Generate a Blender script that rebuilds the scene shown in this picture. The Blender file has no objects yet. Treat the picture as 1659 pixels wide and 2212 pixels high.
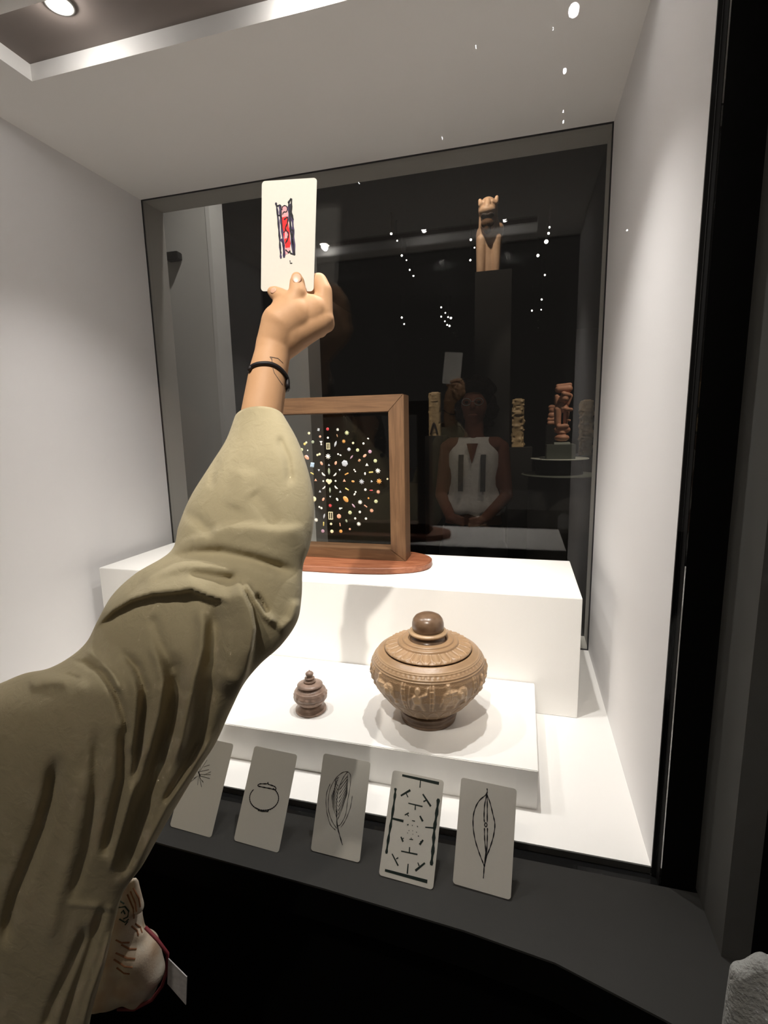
import bpy, bmesh, math, random
import numpy as np
from mathutils import Vector, Matrix
from mathutils.bvhtree import BVHTree

S = bpy.context.scene
C = bpy.context.collection
random.seed(7)
rng = np.random.default_rng(11)

# ------------------------------------------------------------------ camera
ZC = 1.45                                   # camera height above the gallery floor
R3 = np.array([[0.96473967, 0.26235618, -0.02113315],      # right
               [-0.02329708, 0.16509223, 0.98600294],      # up
               [-0.26217289, 0.95074381, -0.16538315]])    # forward
FPX, CX, CY = 1086.37, 829.5, 1106.0
cam = bpy.data.cameras.new('camera')
cam.sensor_fit = 'VERTICAL'
cam.sensor_height = 36.0
cam.lens = FPX / 2212 * 36.0
cam.clip_start = 0.01
co = bpy.data.objects.new('camera', cam)
C.objects.link(co)
co.matrix_world = Matrix(((R3[0][0], R3[1][0], -R3[2][0], 0), (R3[0][1], R3[1][1], -R3[2][1], 0),
                          (R3[0][2], R3[1][2], -R3[2][2], ZC), (0, 0, 0, 1)))
S.camera = co

# ------------------------------------------------------------------ world, exposure
w = bpy.data.worlds.new('world')
S.world = w
w.use_nodes = True
w.node_tree.nodes['Background'].inputs[0].default_value = (1.0, 0.90, 0.80, 1)
w.node_tree.nodes['Background'].inputs[1].default_value = 0.075
S.view_settings.view_transform = 'Standard'
S.view_settings.look = 'None'
S.view_settings.gamma = 1
S.view_settings.use_curve_mapping = False
S.view_settings.exposure = 0.0
S.cycles.caustics_reflective = False
S.cycles.caustics_refractive = False
S.cycles.max_bounces = 8
S.cycles.transparent_max_bounces = 12

CASE_SPOT_W = 26.0      # downward beam of each showcase lamp
CASE_SPILL_W = 0.45      # light it scatters sideways
KEY_W = 365.0
ADDED_FILL_W = 44.0  # added fill lamp over the sleeve and ledge

# ------------------------------------------------------------------ measuring helpers
def ray(px, py):
    v = np.array([(px - CX) / FPX, -(py - CY) / FPX, 1.0])
    return R3.T @ v

def at(px, py, y):
    d = ray(px, py)
    d = d * (y / d[1])
    return Vector((d[0], d[1], d[2] + ZC))

def proj(P):
    """world points (n,3) -> photo measures (n,2)"""
    Q = np.asarray(P, float) - np.array([0, 0, ZC])
    v = Q @ R3.T
    return np.stack([CX + FPX * v[:, 0] / v[:, 2], CY - FPX * v[:, 1] / v[:, 2]], 1)

# ------------------------------------------------------------------ materials
def mat(name, col, rough=0.6, metal=0.0, noise=None, bump=None, spec=0.5, emit=None, coords='Object'):
    """noise=(scale, amount, detail, colour2) mottles the colour; bump=(scale,strength,distance)"""
    m = bpy.data.materials.new(name)
    m.use_nodes = True
    nt = m.node_tree
    b = nt.nodes['Principled BSDF']
    b.inputs['Base Color'].default_value = (*col, 1)
    b.inputs['Roughness'].default_value = rough
    b.inputs['Metallic'].default_value = metal
    b.inputs['Specular IOR Level'].default_value = spec
    tc = nt.nodes.new('ShaderNodeTexCoord')
    if noise:
        n = nt.nodes.new('ShaderNodeTexNoise')
        n.inputs['Scale'].default_value = noise[0]
        n.inputs['Detail'].default_value = noise[2]
        nt.links.new(tc.outputs[coords], n.inputs['Vector'])
        r = nt.nodes.new('ShaderNodeValToRGB')
        r.color_ramp.elements[0].position = 0.5 - 0.5 * (1 - noise[1])
        r.color_ramp.elements[1].position = 0.5 + 0.5 * (1 - noise[1]) + 0.001
        r.color_ramp.elements[0].color = (*col, 1)
        r.color_ramp.elements[1].color = (*noise[3], 1)
        nt.links.new(n.outputs['Fac'], r.inputs['Fac'])
        nt.links.new(r.outputs['Color'], b.inputs['Base Color'])
    if bump:
        n2 = nt.nodes.new('ShaderNodeTexNoise')
        n2.inputs['Scale'].default_value = bump[0]
        n2.inputs['Detail'].default_value = 5
        nt.links.new(tc.outputs[coords], n2.inputs['Vector'])
        bp = nt.nodes.new('ShaderNodeBump')
        bp.inputs['Strength'].default_value = bump[1]
        bp.inputs['Distance'].default_value = bump[2]
        nt.links.new(n2.outputs['Fac'], bp.inputs['Height'])
        nt.links.new(bp.outputs['Normal'], b.inputs['Normal'])
    if emit:
        b.inputs['Emission Color'].default_value = (*emit[0], 1)
        b.inputs['Emission Strength'].default_value = emit[1]
    return m

def glass_mat(name, f0, tint=(1, 1, 1)):
    m = bpy.data.materials.new(name)
    m.use_nodes = True
    nt = m.node_tree
    nt.nodes.clear()
    out = nt.nodes.new('ShaderNodeOutputMaterial')
    tr = nt.nodes.new('ShaderNodeBsdfTransparent')
    tr.inputs[0].default_value = (*tint, 1)
    gl = nt.nodes.new('ShaderNodeBsdfGlossy')
    gl.inputs['Roughness'].default_value = 0.0
    lw = nt.nodes.new('ShaderNodeLayerWeight')
    pw = nt.nodes.new('ShaderNodeMath'); pw.operation = 'POWER'; pw.inputs[1].default_value = 5
    ml = nt.nodes.new('ShaderNodeMath'); ml.operation = 'MULTIPLY_ADD'
    ml.inputs[1].default_value = 1 - f0
    ml.inputs[2].default_value = f0
    lw.inputs['Blend'].default_value = 0.5
    nt.links.new(lw.outputs['Facing'], pw.inputs[0])
    nt.links.new(pw.outputs[0], ml.inputs[0])
    mx = nt.nodes.new('ShaderNodeMixShader')
    nt.links.new(ml.outputs[0], mx.inputs[0])
    nt.links.new(tr.outputs[0], mx.inputs[1])
    nt.links.new(gl.outputs[0], mx.inputs[2])
    nt.links.new(mx.outputs[0], out.inputs[0])
    return m

def wood_mat(name, c1, c2, scale=(3, 60, 60), rough=0.45):
    m = bpy.data.materials.new(name)
    m.use_nodes = True
    nt = m.node_tree
    b = nt.nodes['Principled BSDF']
    b.inputs['Roughness'].default_value = rough
    tc = nt.nodes.new('ShaderNodeTexCoord')
    mp = nt.nodes.new('ShaderNodeMapping')
    mp.inputs['Scale'].default_value = scale
    n = nt.nodes.new('ShaderNodeTexNoise')
    n.inputs['Scale'].default_value = 2.2
    n.inputs['Detail'].default_value = 7
    n.inputs['Distortion'].default_value = 0.7
    r = nt.nodes.new('ShaderNodeValToRGB')
    r.color_ramp.elements[0].position = 0.32
    r.color_ramp.elements[1].position = 0.68
    r.color_ramp.elements[0].color = (*c1, 1)
    r.color_ramp.elements[1].color = (*c2, 1)
    nt.links.new(tc.outputs['Object'], mp.inputs[0])
    nt.links.new(mp.outputs[0], n.inputs['Vector'])
    nt.links.new(n.outputs['Fac'], r.inputs[0])
    nt.links.new(r.outputs[0], b.inputs['Base Color'])
    bp = nt.nodes.new('ShaderNodeBump')
    bp.inputs['Strength'].default_value = 0.15
    bp.inputs['Distance'].default_value = 0.001
    nt.links.new(n.outputs['Fac'], bp.inputs['Height'])
    nt.links.new(bp.outputs[0], b.inputs['Normal'])
    return m

M = {}
M['white'] = mat('white_wall_paint', (0.89, 0.875, 0.875), 0.75, bump=(600, 0.05, 0.0006), spec=0.25)
M['ceil'] = mat('white_ceiling_paint', (0.95, 0.93, 0.90), 0.8, bump=(600, 0.05, 0.0006), spec=0.2)
M['plinth'] = mat('white_plinth_paint', (0.88, 0.865, 0.84), 0.6, noise=(9, 0.2, 4, (0.85, 0.835, 0.81)), bump=(500, 0.04, 0.0005), spec=0.3)
M['trough'] = mat('brown_grey_trough', (0.16, 0.13, 0.115), 0.6, noise=(14, 0.3, 4, (0.20, 0.165, 0.145)))
M['black'] = mat('black_paint', (0.003, 0.003, 0.003), 0.8, spec=0.08)
M['gasket'] = mat('black_gasket', (0.01, 0.009, 0.012), 0.5)
M['dark_panel'] = mat('dark_grey_panel', (0.062, 0.062, 0.060), 0.8, noise=(5, 0.3, 4, (0.052, 0.052, 0.050)), bump=(700, 0.1, 0.0006), spec=0.15)
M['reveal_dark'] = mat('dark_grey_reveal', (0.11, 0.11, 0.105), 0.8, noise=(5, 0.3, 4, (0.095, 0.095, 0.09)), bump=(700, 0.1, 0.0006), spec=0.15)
M['edge'] = mat('grey_edge_trim', (0.05, 0.05, 0.045), 0.6)
M['gal_dark'] = mat('gallery_dark_paint', (0.018, 0.018, 0.018), 0.8, spec=0.1)
M['gal_floor'] = mat('gallery_floor', (0.012, 0.012, 0.012), 0.6, noise=(3, 0.3, 4, (0.018, 0.017, 0.016)))
M['gal_grey'] = mat('gallery_grey_paint', (0.66, 0.65, 0.62), 0.8)
M['gal_white'] = mat('gallery_white_paint', (0.80, 0.79, 0.77), 0.7)
M['reveal'] = mat('reveal_paint', (0.60, 0.58, 0.55), 0.8)
M['front_glass'] = glass_mat('clear_glass', 0.022)
M['back_glass'] = glass_mat('smoked_glass', 0.042, (0.95, 0.95, 0.94))
M['frame_glass'] = glass_mat('frame_glass', 0.02)
M['wood'] = wood_mat('brown_wood', (0.100, 0.050, 0.023), (0.170, 0.090, 0.043), (60, 60, 4))
M['wood_h'] = wood_mat('brown_wood_rail', (0.100, 0.050, 0.023), (0.170, 0.090, 0.043), (4, 60, 60))
M['wood_red'] = wood_mat('reddish_wood', (0.20, 0.060, 0.025), (0.33, 0.125, 0.06), (6, 40, 60))
M['card'] = mat('card_paper', (0.76, 0.735, 0.675), 0.55, noise=(200, 0.1, 3, (0.74, 0.715, 0.655)))
M['ink'] = mat('black_ink', (0.006, 0.006, 0.009), 0.6)
M['ink_green'] = mat('dark_green_ink', (0.008, 0.02, 0.016), 0.5)
M['pencil'] = mat('grey_pencil', (0.05, 0.045, 0.045), 0.6)
M['ink_red'] = mat('red_ink', (0.75, 0.02, 0.025), 0.6)
M['ink_pink'] = mat('pink_ink', (0.78, 0.38, 0.42), 0.6)
M['ink_purple'] = mat('violet_ink', (0.055, 0.035, 0.10), 0.6)
M['pot'] = mat('carved_tan_material', (0.44, 0.295, 0.17), 0.33, noise=(28, 0.35, 6, (0.30, 0.195, 0.11)), bump=(160, 0.3, 0.0012))
M['pot_carved'] = mat('carved_tan_relief', (0.36, 0.22, 0.12), 0.36, noise=(30, 0.35, 6, (0.26, 0.165, 0.09)), bump=(160, 0.3, 0.0012))
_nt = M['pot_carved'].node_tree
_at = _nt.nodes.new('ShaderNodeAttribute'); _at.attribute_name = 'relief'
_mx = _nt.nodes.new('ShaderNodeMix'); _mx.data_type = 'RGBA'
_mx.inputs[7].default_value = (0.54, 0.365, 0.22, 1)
_nt.links.new(_at.outputs['Fac'], _mx.inputs[0])  # paler on raised relief, darker in the recesses
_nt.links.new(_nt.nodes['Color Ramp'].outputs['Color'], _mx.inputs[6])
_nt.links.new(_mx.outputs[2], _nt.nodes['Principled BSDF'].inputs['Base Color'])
M['pot_dark'] = mat('dark_brown_polish', (0.10, 0.055, 0.03), 0.28, noise=(70, 0.4, 5, (0.19, 0.12, 0.075)))
M['jar'] = mat('grey_brown_carved', (0.22, 0.155, 0.12), 0.35, noise=(90, 0.5, 5, (0.40, 0.27, 0.21)), bump=(300, 0.4, 0.001))
M['ivory'] = mat('warm_ivory', (0.62, 0.42, 0.28), 0.5, noise=(30, 0.3, 5, (0.45, 0.28, 0.18)), bump=(120, 0.3, 0.003))
M['ivory2'] = mat('yellow_ivory', (0.55, 0.42, 0.24), 0.5, noise=(40, 0.4, 5, (0.30, 0.21, 0.11)), bump=(120, 0.4, 0.003))
M['ivory3'] = mat('pink_ivory', (0.66, 0.36, 0.24), 0.5, noise=(30, 0.3, 5, (0.45, 0.2, 0.12)))
M['beard'] = mat('brown_beard', (0.10, 0.055, 0.03), 0.9, bump=(200, 0.8, 0.004), spec=0.1)
M['mouth'] = mat('dark_mouth', (0.02, 0.012, 0.008), 0.8)
M['green_grey'] = mat('green_grey_block', (0.10, 0.115, 0.10), 0.6)
M['acrylic'] = mat('pale_acrylic', (0.55, 0.6, 0.55), 0.2)
M['rim'] = mat('pale_rim', (0.5, 0.53, 0.5), 0.4)
M['lamp_body'] = mat('lamp_black', (0.01, 0.01, 0.01), 0.5)
M['lamp_ring'] = mat('lamp_grey', (0.25, 0.24, 0.22), 0.4)
M['lamp_glow'] = mat('lamp_glow', (1, 1, 1), 0.5, emit=((1.0, 0.93, 0.82), 40))
M['lamp_far'] = mat('lamp_far', (1, 1, 1), 0.5, emit=((1.0, 0.95, 0.85), 14))
M['lamp_front'] = mat('lamp_front', (1, 1, 1), 0.5, emit=((0.97, 0.97, 1.0), 120))
for k_ in ('lamp_far', 'lamp_front', 'lamp_glow'):
    M[k_].cycles.emission_sampling = 'NONE'
M['skin'] = mat('skin', (0.585, 0.34, 0.19), 0.6, noise=(40, 0.3, 4, (0.525, 0.295, 0.155)), bump=(500, 0.12, 0.0006), spec=0.35)
M['nail'] = mat('fingernail', (0.66, 0.39, 0.28), 0.35)
M['tattoo'] = mat('tattoo_ink', (0.16, 0.11, 0.085), 0.6)
M['tie'] = mat('black_elastic', (0.006, 0.004, 0.006), 0.6)
M['hair'] = mat('dark_hair', (0.006, 0.004, 0.0035), 0.9, bump=(90, 0.6, 0.004), spec=0.05)
M['skin_far'] = mat('skin_tan', (0.20, 0.085, 0.055), 0.7, spec=0.2)
M['blouse'] = mat('white_blouse', (0.85, 0.83, 0.79), 0.8, noise=(60, 0.3, 4, (0.7, 0.68, 0.65)), bump=(60, 0.5, 0.006))
M['grey_trim'] = mat('grey_lace', (0.10, 0.10, 0.10), 0.8, bump=(150, 0.6, 0.004))
M['trousers'] = mat('black_trousers', (0.01, 0.01, 0.012), 0.8)
M['sweater'] = mat('grey_knit', (0.36, 0.37, 0.365), 0.95, noise=(45, 0.4, 5, (0.52, 0.53, 0.52)), bump=(220, 0.9, 0.004), spec=0.1)
M['pouch'] = mat('printed_pouch', (0.70, 0.64, 0.53), 0.8, noise=(30, 0.6, 3, (0.56, 0.40, 0.27)), bump=(400, 0.3, 0.001))
M['piping'] = mat('red_piping', (0.22, 0.03, 0.04), 0.7)
M['pouch_print'] = mat('green_print', (0.03, 0.055, 0.035), 0.8)
M['rust_print'] = mat('rust_print', (0.30, 0.13, 0.06), 0.8)
M['tag'] = mat('white_tag', (0.62, 0.60, 0.60), 0.6, noise=(160, 0.6, 2, (0.50, 0.48, 0.49)))

def cloth_mat():
    m = mat('olive_linen', (0.47, 0.405, 0.26), 0.85, noise=(10, 0.35, 5, (0.41, 0.35, 0.22)), spec=0.2)
    nt = m.node_tree
    b = nt.nodes['Principled BSDF']
    b.inputs['Sheen Weight'].default_value = 0.15
    tc = nt.nodes['Texture Coordinate']
    n1 = nt.nodes.new('ShaderNodeTexNoise'); n1.inputs['Scale'].default_value = 900; n1.inputs['Detail'].default_value = 3
    n2 = nt.nodes.new('ShaderNodeTexNoise'); n2.inputs['Scale'].default_value = 55; n2.inputs['Detail'].default_value = 6
    n2.inputs['Distortion'].default_value = 0.8
    nt.links.new(tc.outputs['Object'], n1.inputs['Vector'])
    nt.links.new(tc.outputs['Object'], n2.inputs['Vector'])
    b1 = nt.nodes.new('ShaderNodeBump'); b1.inputs['Strength'].default_value = 0.25; b1.inputs['Distance'].default_value = 0.0004
    b2 = nt.nodes.new('ShaderNodeBump'); b2.inputs['Strength'].default_value = 0.6; b2.inputs['Distance'].default_value = 0.0022
    nt.links.new(n1.outputs['Fac'], b1.inputs['Height'])
    nt.links.new(n2.outputs['Fac'], b2.inputs['Height'])
    nt.links.new(b2.outputs[0], b1.inputs['Normal'])
    nt.links.new(b1.outputs[0], b.inputs['Normal'])
    return m
M['cloth'] = cloth_mat()

# ------------------------------------------------------------------ mesh helpers
def link(name, me, m, parent=None, smooth=False):
    if m is not None:
        me.materials.append(M[m] if isinstance(m, str) else m)
    if smooth:
        me.polygons.foreach_set('use_smooth', [True] * len(me.polygons))
    o = bpy.data.objects.new(name, me)
    C.objects.link(o)
    if parent is not None:
        o.parent = parent
        o.matrix_parent_inverse = Matrix.Translation(-parent.location)
    return o

def from_bm(name, bm, m, parent=None, smooth=False):
    bmesh.ops.recalc_face_normals(bm, faces=bm.faces[:])
    me = bpy.data.meshes.new(name)
    bm.to_mesh(me); bm.free()
    return link(name, me, m, parent, smooth)

def py(name, v, f, m, parent=None, smooth=False, fix=True):
    me = bpy.data.meshes.new(name)
    me.from_pydata([tuple(map(float, p)) for p in v], [], f)
    if fix:
        bm = bmesh.new(); bm.from_mesh(me)
        bmesh.ops.recalc_face_normals(bm, faces=bm.faces[:])
        bm.to_mesh(me); bm.free()
    me.update()
    return link(name, me, m, parent, smooth)

def bx(bm, x0, x1, y0, y1, z0, z1):
    vs = [bm.verts.new((x, y, z)) for x in (x0, x1) for y in (y0, y1) for z in (z0, z1)]
    for f in ((0, 1, 3, 2), (4, 6, 7, 5), (0, 4, 5, 1), (2, 3, 7, 6), (0, 2, 6, 4), (1, 5, 7, 3)):
        bm.faces.new([vs[i] for i in f])

def box(name, x0, x1, y0, y1, z0, z1, m, parent=None, bevel=0.0):
    bm = bmesh.new()
    bx(bm, x0, x1, y0, y1, z0, z1)
    if bevel:
        bmesh.ops.bevel(bm, geom=bm.edges[:], offset=bevel, segments=2, affect='EDGES')
    return from_bm(name, bm, m, parent)

def prism(name, pts, z0, z1, m, parent=None):
    """pts: (x,y) outline, extruded z0..z1"""
    n = len(pts)
    v = [(x, y, z0) for x, y in pts] + [(x, y, z1) for x, y in pts]
    f = [list(range(n)), list(range(n, 2 * n))] + [[i, (i + 1) % n, n + (i + 1) % n, n + i] for i in range(n)]
    return py(name, v, f, m, parent)

def tube_data(pts, rad, seg=10, closed=False):
    pts = [Vector(p) for p in pts]
    n = len(pts)
    if not hasattr(rad, '__len__'):
        rad = [rad] * n
    v, f = [], []
    up = Vector((0.13, 0.31, 0.94)).normalized()
    for i, p in enumerate(pts):
        a = pts[(i - 1) % n] if (closed or i) else pts[0]
        b = pts[(i + 1) % n] if (closed or i < n - 1) else pts[-1]
        t = (b - a).normalized()
        s = t.cross(up)
        if s.length < 1e-4:
            s = t.cross(Vector((1, 0, 0)))
        s.normalize()
        u = s.cross(t)
        for k in range(seg):
            g = 2 * math.pi * k / seg
            v.append(p + (s * math.cos(g) + u * math.sin(g)) * rad[i])
    for i in range(n if closed else n - 1):
        j = (i + 1) % n
        for k in range(seg):
            l = (k + 1) % seg
            f.append((i * seg + k, i * seg + l, j * seg + l, j * seg + k))
    if not closed:
        f.append(tuple(range(seg)))
        f.append(tuple(range((n - 1) * seg, n * seg)))
    return v, f

def tube(name, pts, rad, m, parent=None, seg=10, closed=False):
    v, f = tube_data(pts, rad, seg, closed)
    return py(name, v, f, m, parent, True)

def lathe(name, prof, cx, cy, z0, m, parent=None, seg=96, mod=None, tilt=None, rows=None):
    """prof: [(r,z)]; mod(theta, r, z) -> radial offset"""
    P = np.array(prof, float)
    if rows:
        s = np.concatenate([[0], np.cumsum(np.hypot(*np.diff(P, axis=0).T))])
        t = np.linspace(0, s[-1], rows)
        P = np.stack([np.interp(t, s, P[:, 0]), np.interp(t, s, P[:, 1])], 1)
    th = np.linspace(0, 2 * np.pi, seg, endpoint=False)
    Rr = np.repeat(P[:, :1], seg, 1); Zz = np.repeat(P[:, 1:], seg, 1)
    T = np.repeat(th[None], len(P), 0)
    if mod:
        dr, dz = mod(T, Rr, Zz)
        Rr = Rr + dr; Zz = Zz + dz
        rel = np.clip((dr + dz) / 0.0032, 0, 1).reshape(-1)
    X = Rr * np.cos(T); Y = Rr * np.sin(T)
    V = np.stack([X, Y, Zz], -1).reshape(-1, 3)
    if tilt is not None:
        V = V @ np.array(Matrix(tilt)).T
    V = V + np.array([cx, cy, z0])
    n = len(P)
    f = []
    for i in range(n - 1):
        for k in range(seg):
            l = (k + 1) % seg
            f.append((i * seg + k, i * seg + l, (i + 1) * seg + l, (i + 1) * seg + k))
    if P[0, 0] > 1e-5: f.append(tuple(range(seg))[::-1])
    if P[-1, 0] > 1e-5: f.append(tuple(range((n - 1) * seg, n * seg)))
    o = py(name, V, f, m, parent, True)
    if mod:
        at_ = o.data.attributes.new('relief', 'FLOAT', 'POINT')
        at_.data.foreach_set('value', rel.astype(np.float32))
    return o

def capsule_data(p0, r0, p1, r1, seg=36, cap=8):
    p0 = Vector(p0); p1 = Vector(p1)
    d = p1 - p0
    if d.length < 1e-6: d = Vector((0, 0, 1e-5))
    t = d.normalized()
    s = t.cross(Vector((0.3, 0.2, 0.9)))
    if s.length < 1e-3: s = t.cross(Vector((1, 0, 0)))
    s.normalize(); u = s.cross(t)
    rings = []
    for i in range(cap):
        a = math.pi / 2 * (1 - i / cap)
        rings.append((p0 - t * (r0 * math.sin(a)), max(r0 * math.cos(a), r0 * 0.02)))
    rings.append((p0, r0)); rings.append((p1, r1))
    for i in range(1, cap + 1):
        a = math.pi / 2 * (i / cap)
        rings.append((p1 + t * (r1 * math.sin(a)), max(r1 * math.cos(a), r1 * 0.02)))
    v, f = [], []
    for c, r in rings:
        for k in range(seg):
            g = 2 * math.pi * k / seg
            v.append(c + (s * math.cos(g) + u * math.sin(g)) * r)
    for i in range(len(rings) - 1):
        for k in range(seg):
            l = (k + 1) % seg
            f.append((i * seg + k, i * seg + l, (i + 1) * seg + l, (i + 1) * seg + k))
    f.append(tuple(range(seg))); f.append(tuple(range((len(rings) - 1) * seg, len(rings) * seg)))
    return v, f

def ellipsoid_data(c, r, rot=None, seg=24, rings=14):
    c = Vector(c); v, f = [], []
    for i in range(rings + 1):
        a = math.pi * i / rings
        ra = max(math.sin(a), 0.02)
        for k in range(seg):
            g = 2 * math.pi * k / seg
            q = Vector((r[0] * ra * math.cos(g), r[1] * ra * math.sin(g), -r[2] * math.cos(a)))
            if rot is not None: q = rot @ q
            v.append(c + q)
    for i in range(rings):
        for k in range(seg):
            l = (k + 1) % seg
            f.append((i * seg + k, i * seg + l, (i + 1) * seg + l, (i + 1) * seg + k))
    f.append(tuple(range(seg))); f.append(tuple(range(rings * seg, (rings + 1) * seg)))
    return v, f

def blob_mesh(parts, voxel, smooth_it=4):
    """union of capsules (p0,r0,p1,r1) and ellipsoids (centre,(rx,ry,rz)[,rot]) as one skin"""
    V, F = [], []
    for pt in parts:
        if hasattr(pt[1], '__len__'):
            v, f = ellipsoid_data(pt[0], pt[1], pt[2] if len(pt) > 2 else None)
        else:
            v, f = capsule_data(*pt)
        k = len(V)
        V += v; F += [tuple(i + k for i in q) for q in f]
    me = bpy.data.meshes.new('tmp')
    me.from_pydata([tuple(p) for p in V], [], F)
    bm = bmesh.new(); bm.from_mesh(me)
    bmesh.ops.recalc_face_normals(bm, faces=bm.faces[:])
    bm.to_mesh(me); bm.free()
    o = bpy.data.objects.new('tmp', me); C.objects.link(o)
    r = o.modifiers.new('r', 'REMESH'); r.mode = 'VOXEL'; r.voxel_size = voxel
    if smooth_it:
        s = o.modifiers.new('s', 'SMOOTH'); s.factor = 0.5; s.iterations = smooth_it
    dg = bpy.context.evaluated_depsgraph_get()
    out = bpy.data.meshes.new_from_object(o.evaluated_get(dg))
    bpy.data.objects.remove(o)
    bpy.data.meshes.remove(me)
    return out

def blob(name, parts, voxel, m, parent=None, smooth_it=4):
    me = blob_mesh(parts, voxel, smooth_it)
    me.name = name
    me.materials.clear()
    return link(name, me, m, parent, True)

def thing(name, label, cat, loc=(0, 0, 0), group=None):
    o = bpy.data.objects.new(name, None)
    o.empty_display_size = 0.05
    C.objects.link(o)
    o.location = loc
    tag(o, label, cat, group)
    return o

def tag(o, label, cat, group=None):
    o['label'] = label; o['category'] = cat
    if group: o['group'] = group
    return o

def struct(o):
    o['kind'] = 'structure'
    return o

def light(name, typ, loc, power, parent=None, radius=0.02, color=(1, 0.9, 0.78), target=None, size=60, blend=0.5):
    l = bpy.data.lights.new(name, typ)
    l.energy = power; l.color = color; l.shadow_soft_size = radius
    if typ == 'SPOT':
        l.spot_size = math.radians(size); l.spot_blend = blend
    o = bpy.data.objects.new(name, l); C.objects.link(o)
    o.location = loc
    if target is not None:
        o.rotation_euler = (Vector(target) - Vector(loc)).to_track_quat('-Z', 'Y').to_euler()
    if parent is not None:
        o.parent = parent
        o.matrix_parent_inverse = Matrix.Translation(-parent.location)
    return o

# ------------------------------------------------------------------ showcase dimensions
XL, XR = -1.1616, 0.1947
ZT, ZF = ZC + 0.7139, ZC - 0.6375
YB, YF = 1.45, 0.711
YG = 0.684                   # outer face of the front pane
ZLEDGE = ZC - 0.6405
XREV = 0.247
TX0, TX1, TY0, TY1 = -0.985, 0.035, 0.79, 0.935     # light trough in the showcase ceiling
ZS = ZC - 0.565              # top of low plinth
ZBG = ZC - 0.364             # top of tall plinth

# ------------------------------------------------------------------ structure
struct(box('floor', -4, 4, -6, 13, -0.1, 0, 'gal_floor'))
struct(box('wall_showcase_left', XL - 0.05, XL, YF, YB, ZF - 0.012, ZT + 0.05, 'white'))
struct(box('wall_showcase_right', XR, XR + 0.045, YF, YB, ZF - 0.012, ZT + 0.05, 'white'))
struct(box('floor_showcase', XL, XR, YF + 0.002, YB, ZF - 0.010, ZF, 'plinth'))
struct(box('trim_1', XL, XR + 0.045, YF, YF + 0.002, ZF - 0.011, ZF - 0.0005, 'edge'))
struct(box('trim_2', XR + 0.0005, XR + 0.005, YF - 0.003, YF, ZF - 0.011, ZT + 0.05, 'black'))
# ceiling with a shallow recessed light trough
bm = bmesh.new()
bx(bm, XL, XR, TY1, YB, ZT, ZT + 0.05)
bx(bm, XL, XR, YF, TY0, ZT, ZT + 0.05)
bx(bm, XL, TX0, TY0, TY1, ZT, ZT + 0.05)
bx(bm, TX1, XR, TY0, TY1, ZT, ZT + 0.05)
struct(from_bm('ceiling_showcase', bm, 'ceil'))
struct(box('ceiling_trough', TX0, TX1, TY0, TY1, ZT + 0.031, ZT + 0.05, 'trough'))
# niche in front: ledge, reveal, frame, front wall
ledge_pts = [(-1.30, 0.600), (-0.543, 0.577), (-0.255, 0.566), (-0.059, 0.554), (0.053, 0.541), (0.165, 0.508),
             (0.30, 0.46), (0.34, 0.46), (0.34, YG), (-1.30, YG)]
struct(prism('window_ledge', ledge_pts, ZLEDGE - 0.003, ZLEDGE, 'dark_panel'))
struct(prism('trim_5', [(x_, y_ + (0.002 if y_ < 0.65 else 0)) for x_, y_ in ledge_pts], ZLEDGE - 0.06, ZLEDGE - 0.003, 'black'))
struct(box('wall_front_low', -3.2, 3.2, 0.62, YF, 0, ZLEDGE - 0.06, 'black'))
struct(box('trim_3', XL - 0.1, XREV, YG + 0.008, YF - 0.0005, ZLEDGE - 0.03, ZF - 0.012, 'black'))
struct(box('trim_4', XR + 0.006, XREV, YG + 0.008, YF - 0.0002, ZF - 0.012, ZT + 0.1, 'black'))
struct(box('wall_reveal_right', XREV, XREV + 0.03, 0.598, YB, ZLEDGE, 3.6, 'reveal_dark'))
struct(box('wall_front_right', XREV + 0.03, 3.2, 0.598, 0.66, 0, 3.6, 'black'))
struct(box('wall_front_left', -3.2, XL - 0.06, YF - 0.05, YF, 0, 3.6, 'black'))
struct(box('wall_front_top', XL - 0.06, XREV, YG + 0.012, YF, ZT + 0.0, 3.6, 'black'))
# front pane
w2 = struct(box('window_2', XL - 0.04, XR + 0.006, YG, YG + 0.008, ZLEDGE, ZT + 0.06, 'front_glass'))

# back window: pane, thin black gasket, reveal behind
w1 = struct(box('window_1', XL, XR, YB, YB + 0.008, ZF, ZT, 'back_glass'))
g = 0.0035
bm = bmesh.new()
bx(bm, XL, XL + g, YB - 0.002, YB, ZF, ZT)
bx(bm, XR - g, XR, YB - 0.002, YB, ZF, ZT)
bx(bm, XL + g, XR - g, YB - 0.002, YB, ZT - g, ZT)
bx(bm, XL + g, XR - g, YB - 0.002, YB, ZF, ZF + g)
from_bm('gasket', bm, 'gasket', w1)
rv = 0.10
struct(box('wall_back_top', -3.2, 3.2, YB + 0.008, YB + rv, ZT, 3.6, 'reveal'))
struct(box('wall_back_left', -3.2, XL, YB + 0.008, YB + rv, 0, ZT, 'reveal'))
struct(box('wall_back_right', XR, 3.2, YB + 0.008, YB + rv, 0, ZT, 'reveal'))
struct(box('wall_back_low', XL, XR, YB + 0.008, YB + rv, 0, ZF, 'reveal'))

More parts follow.
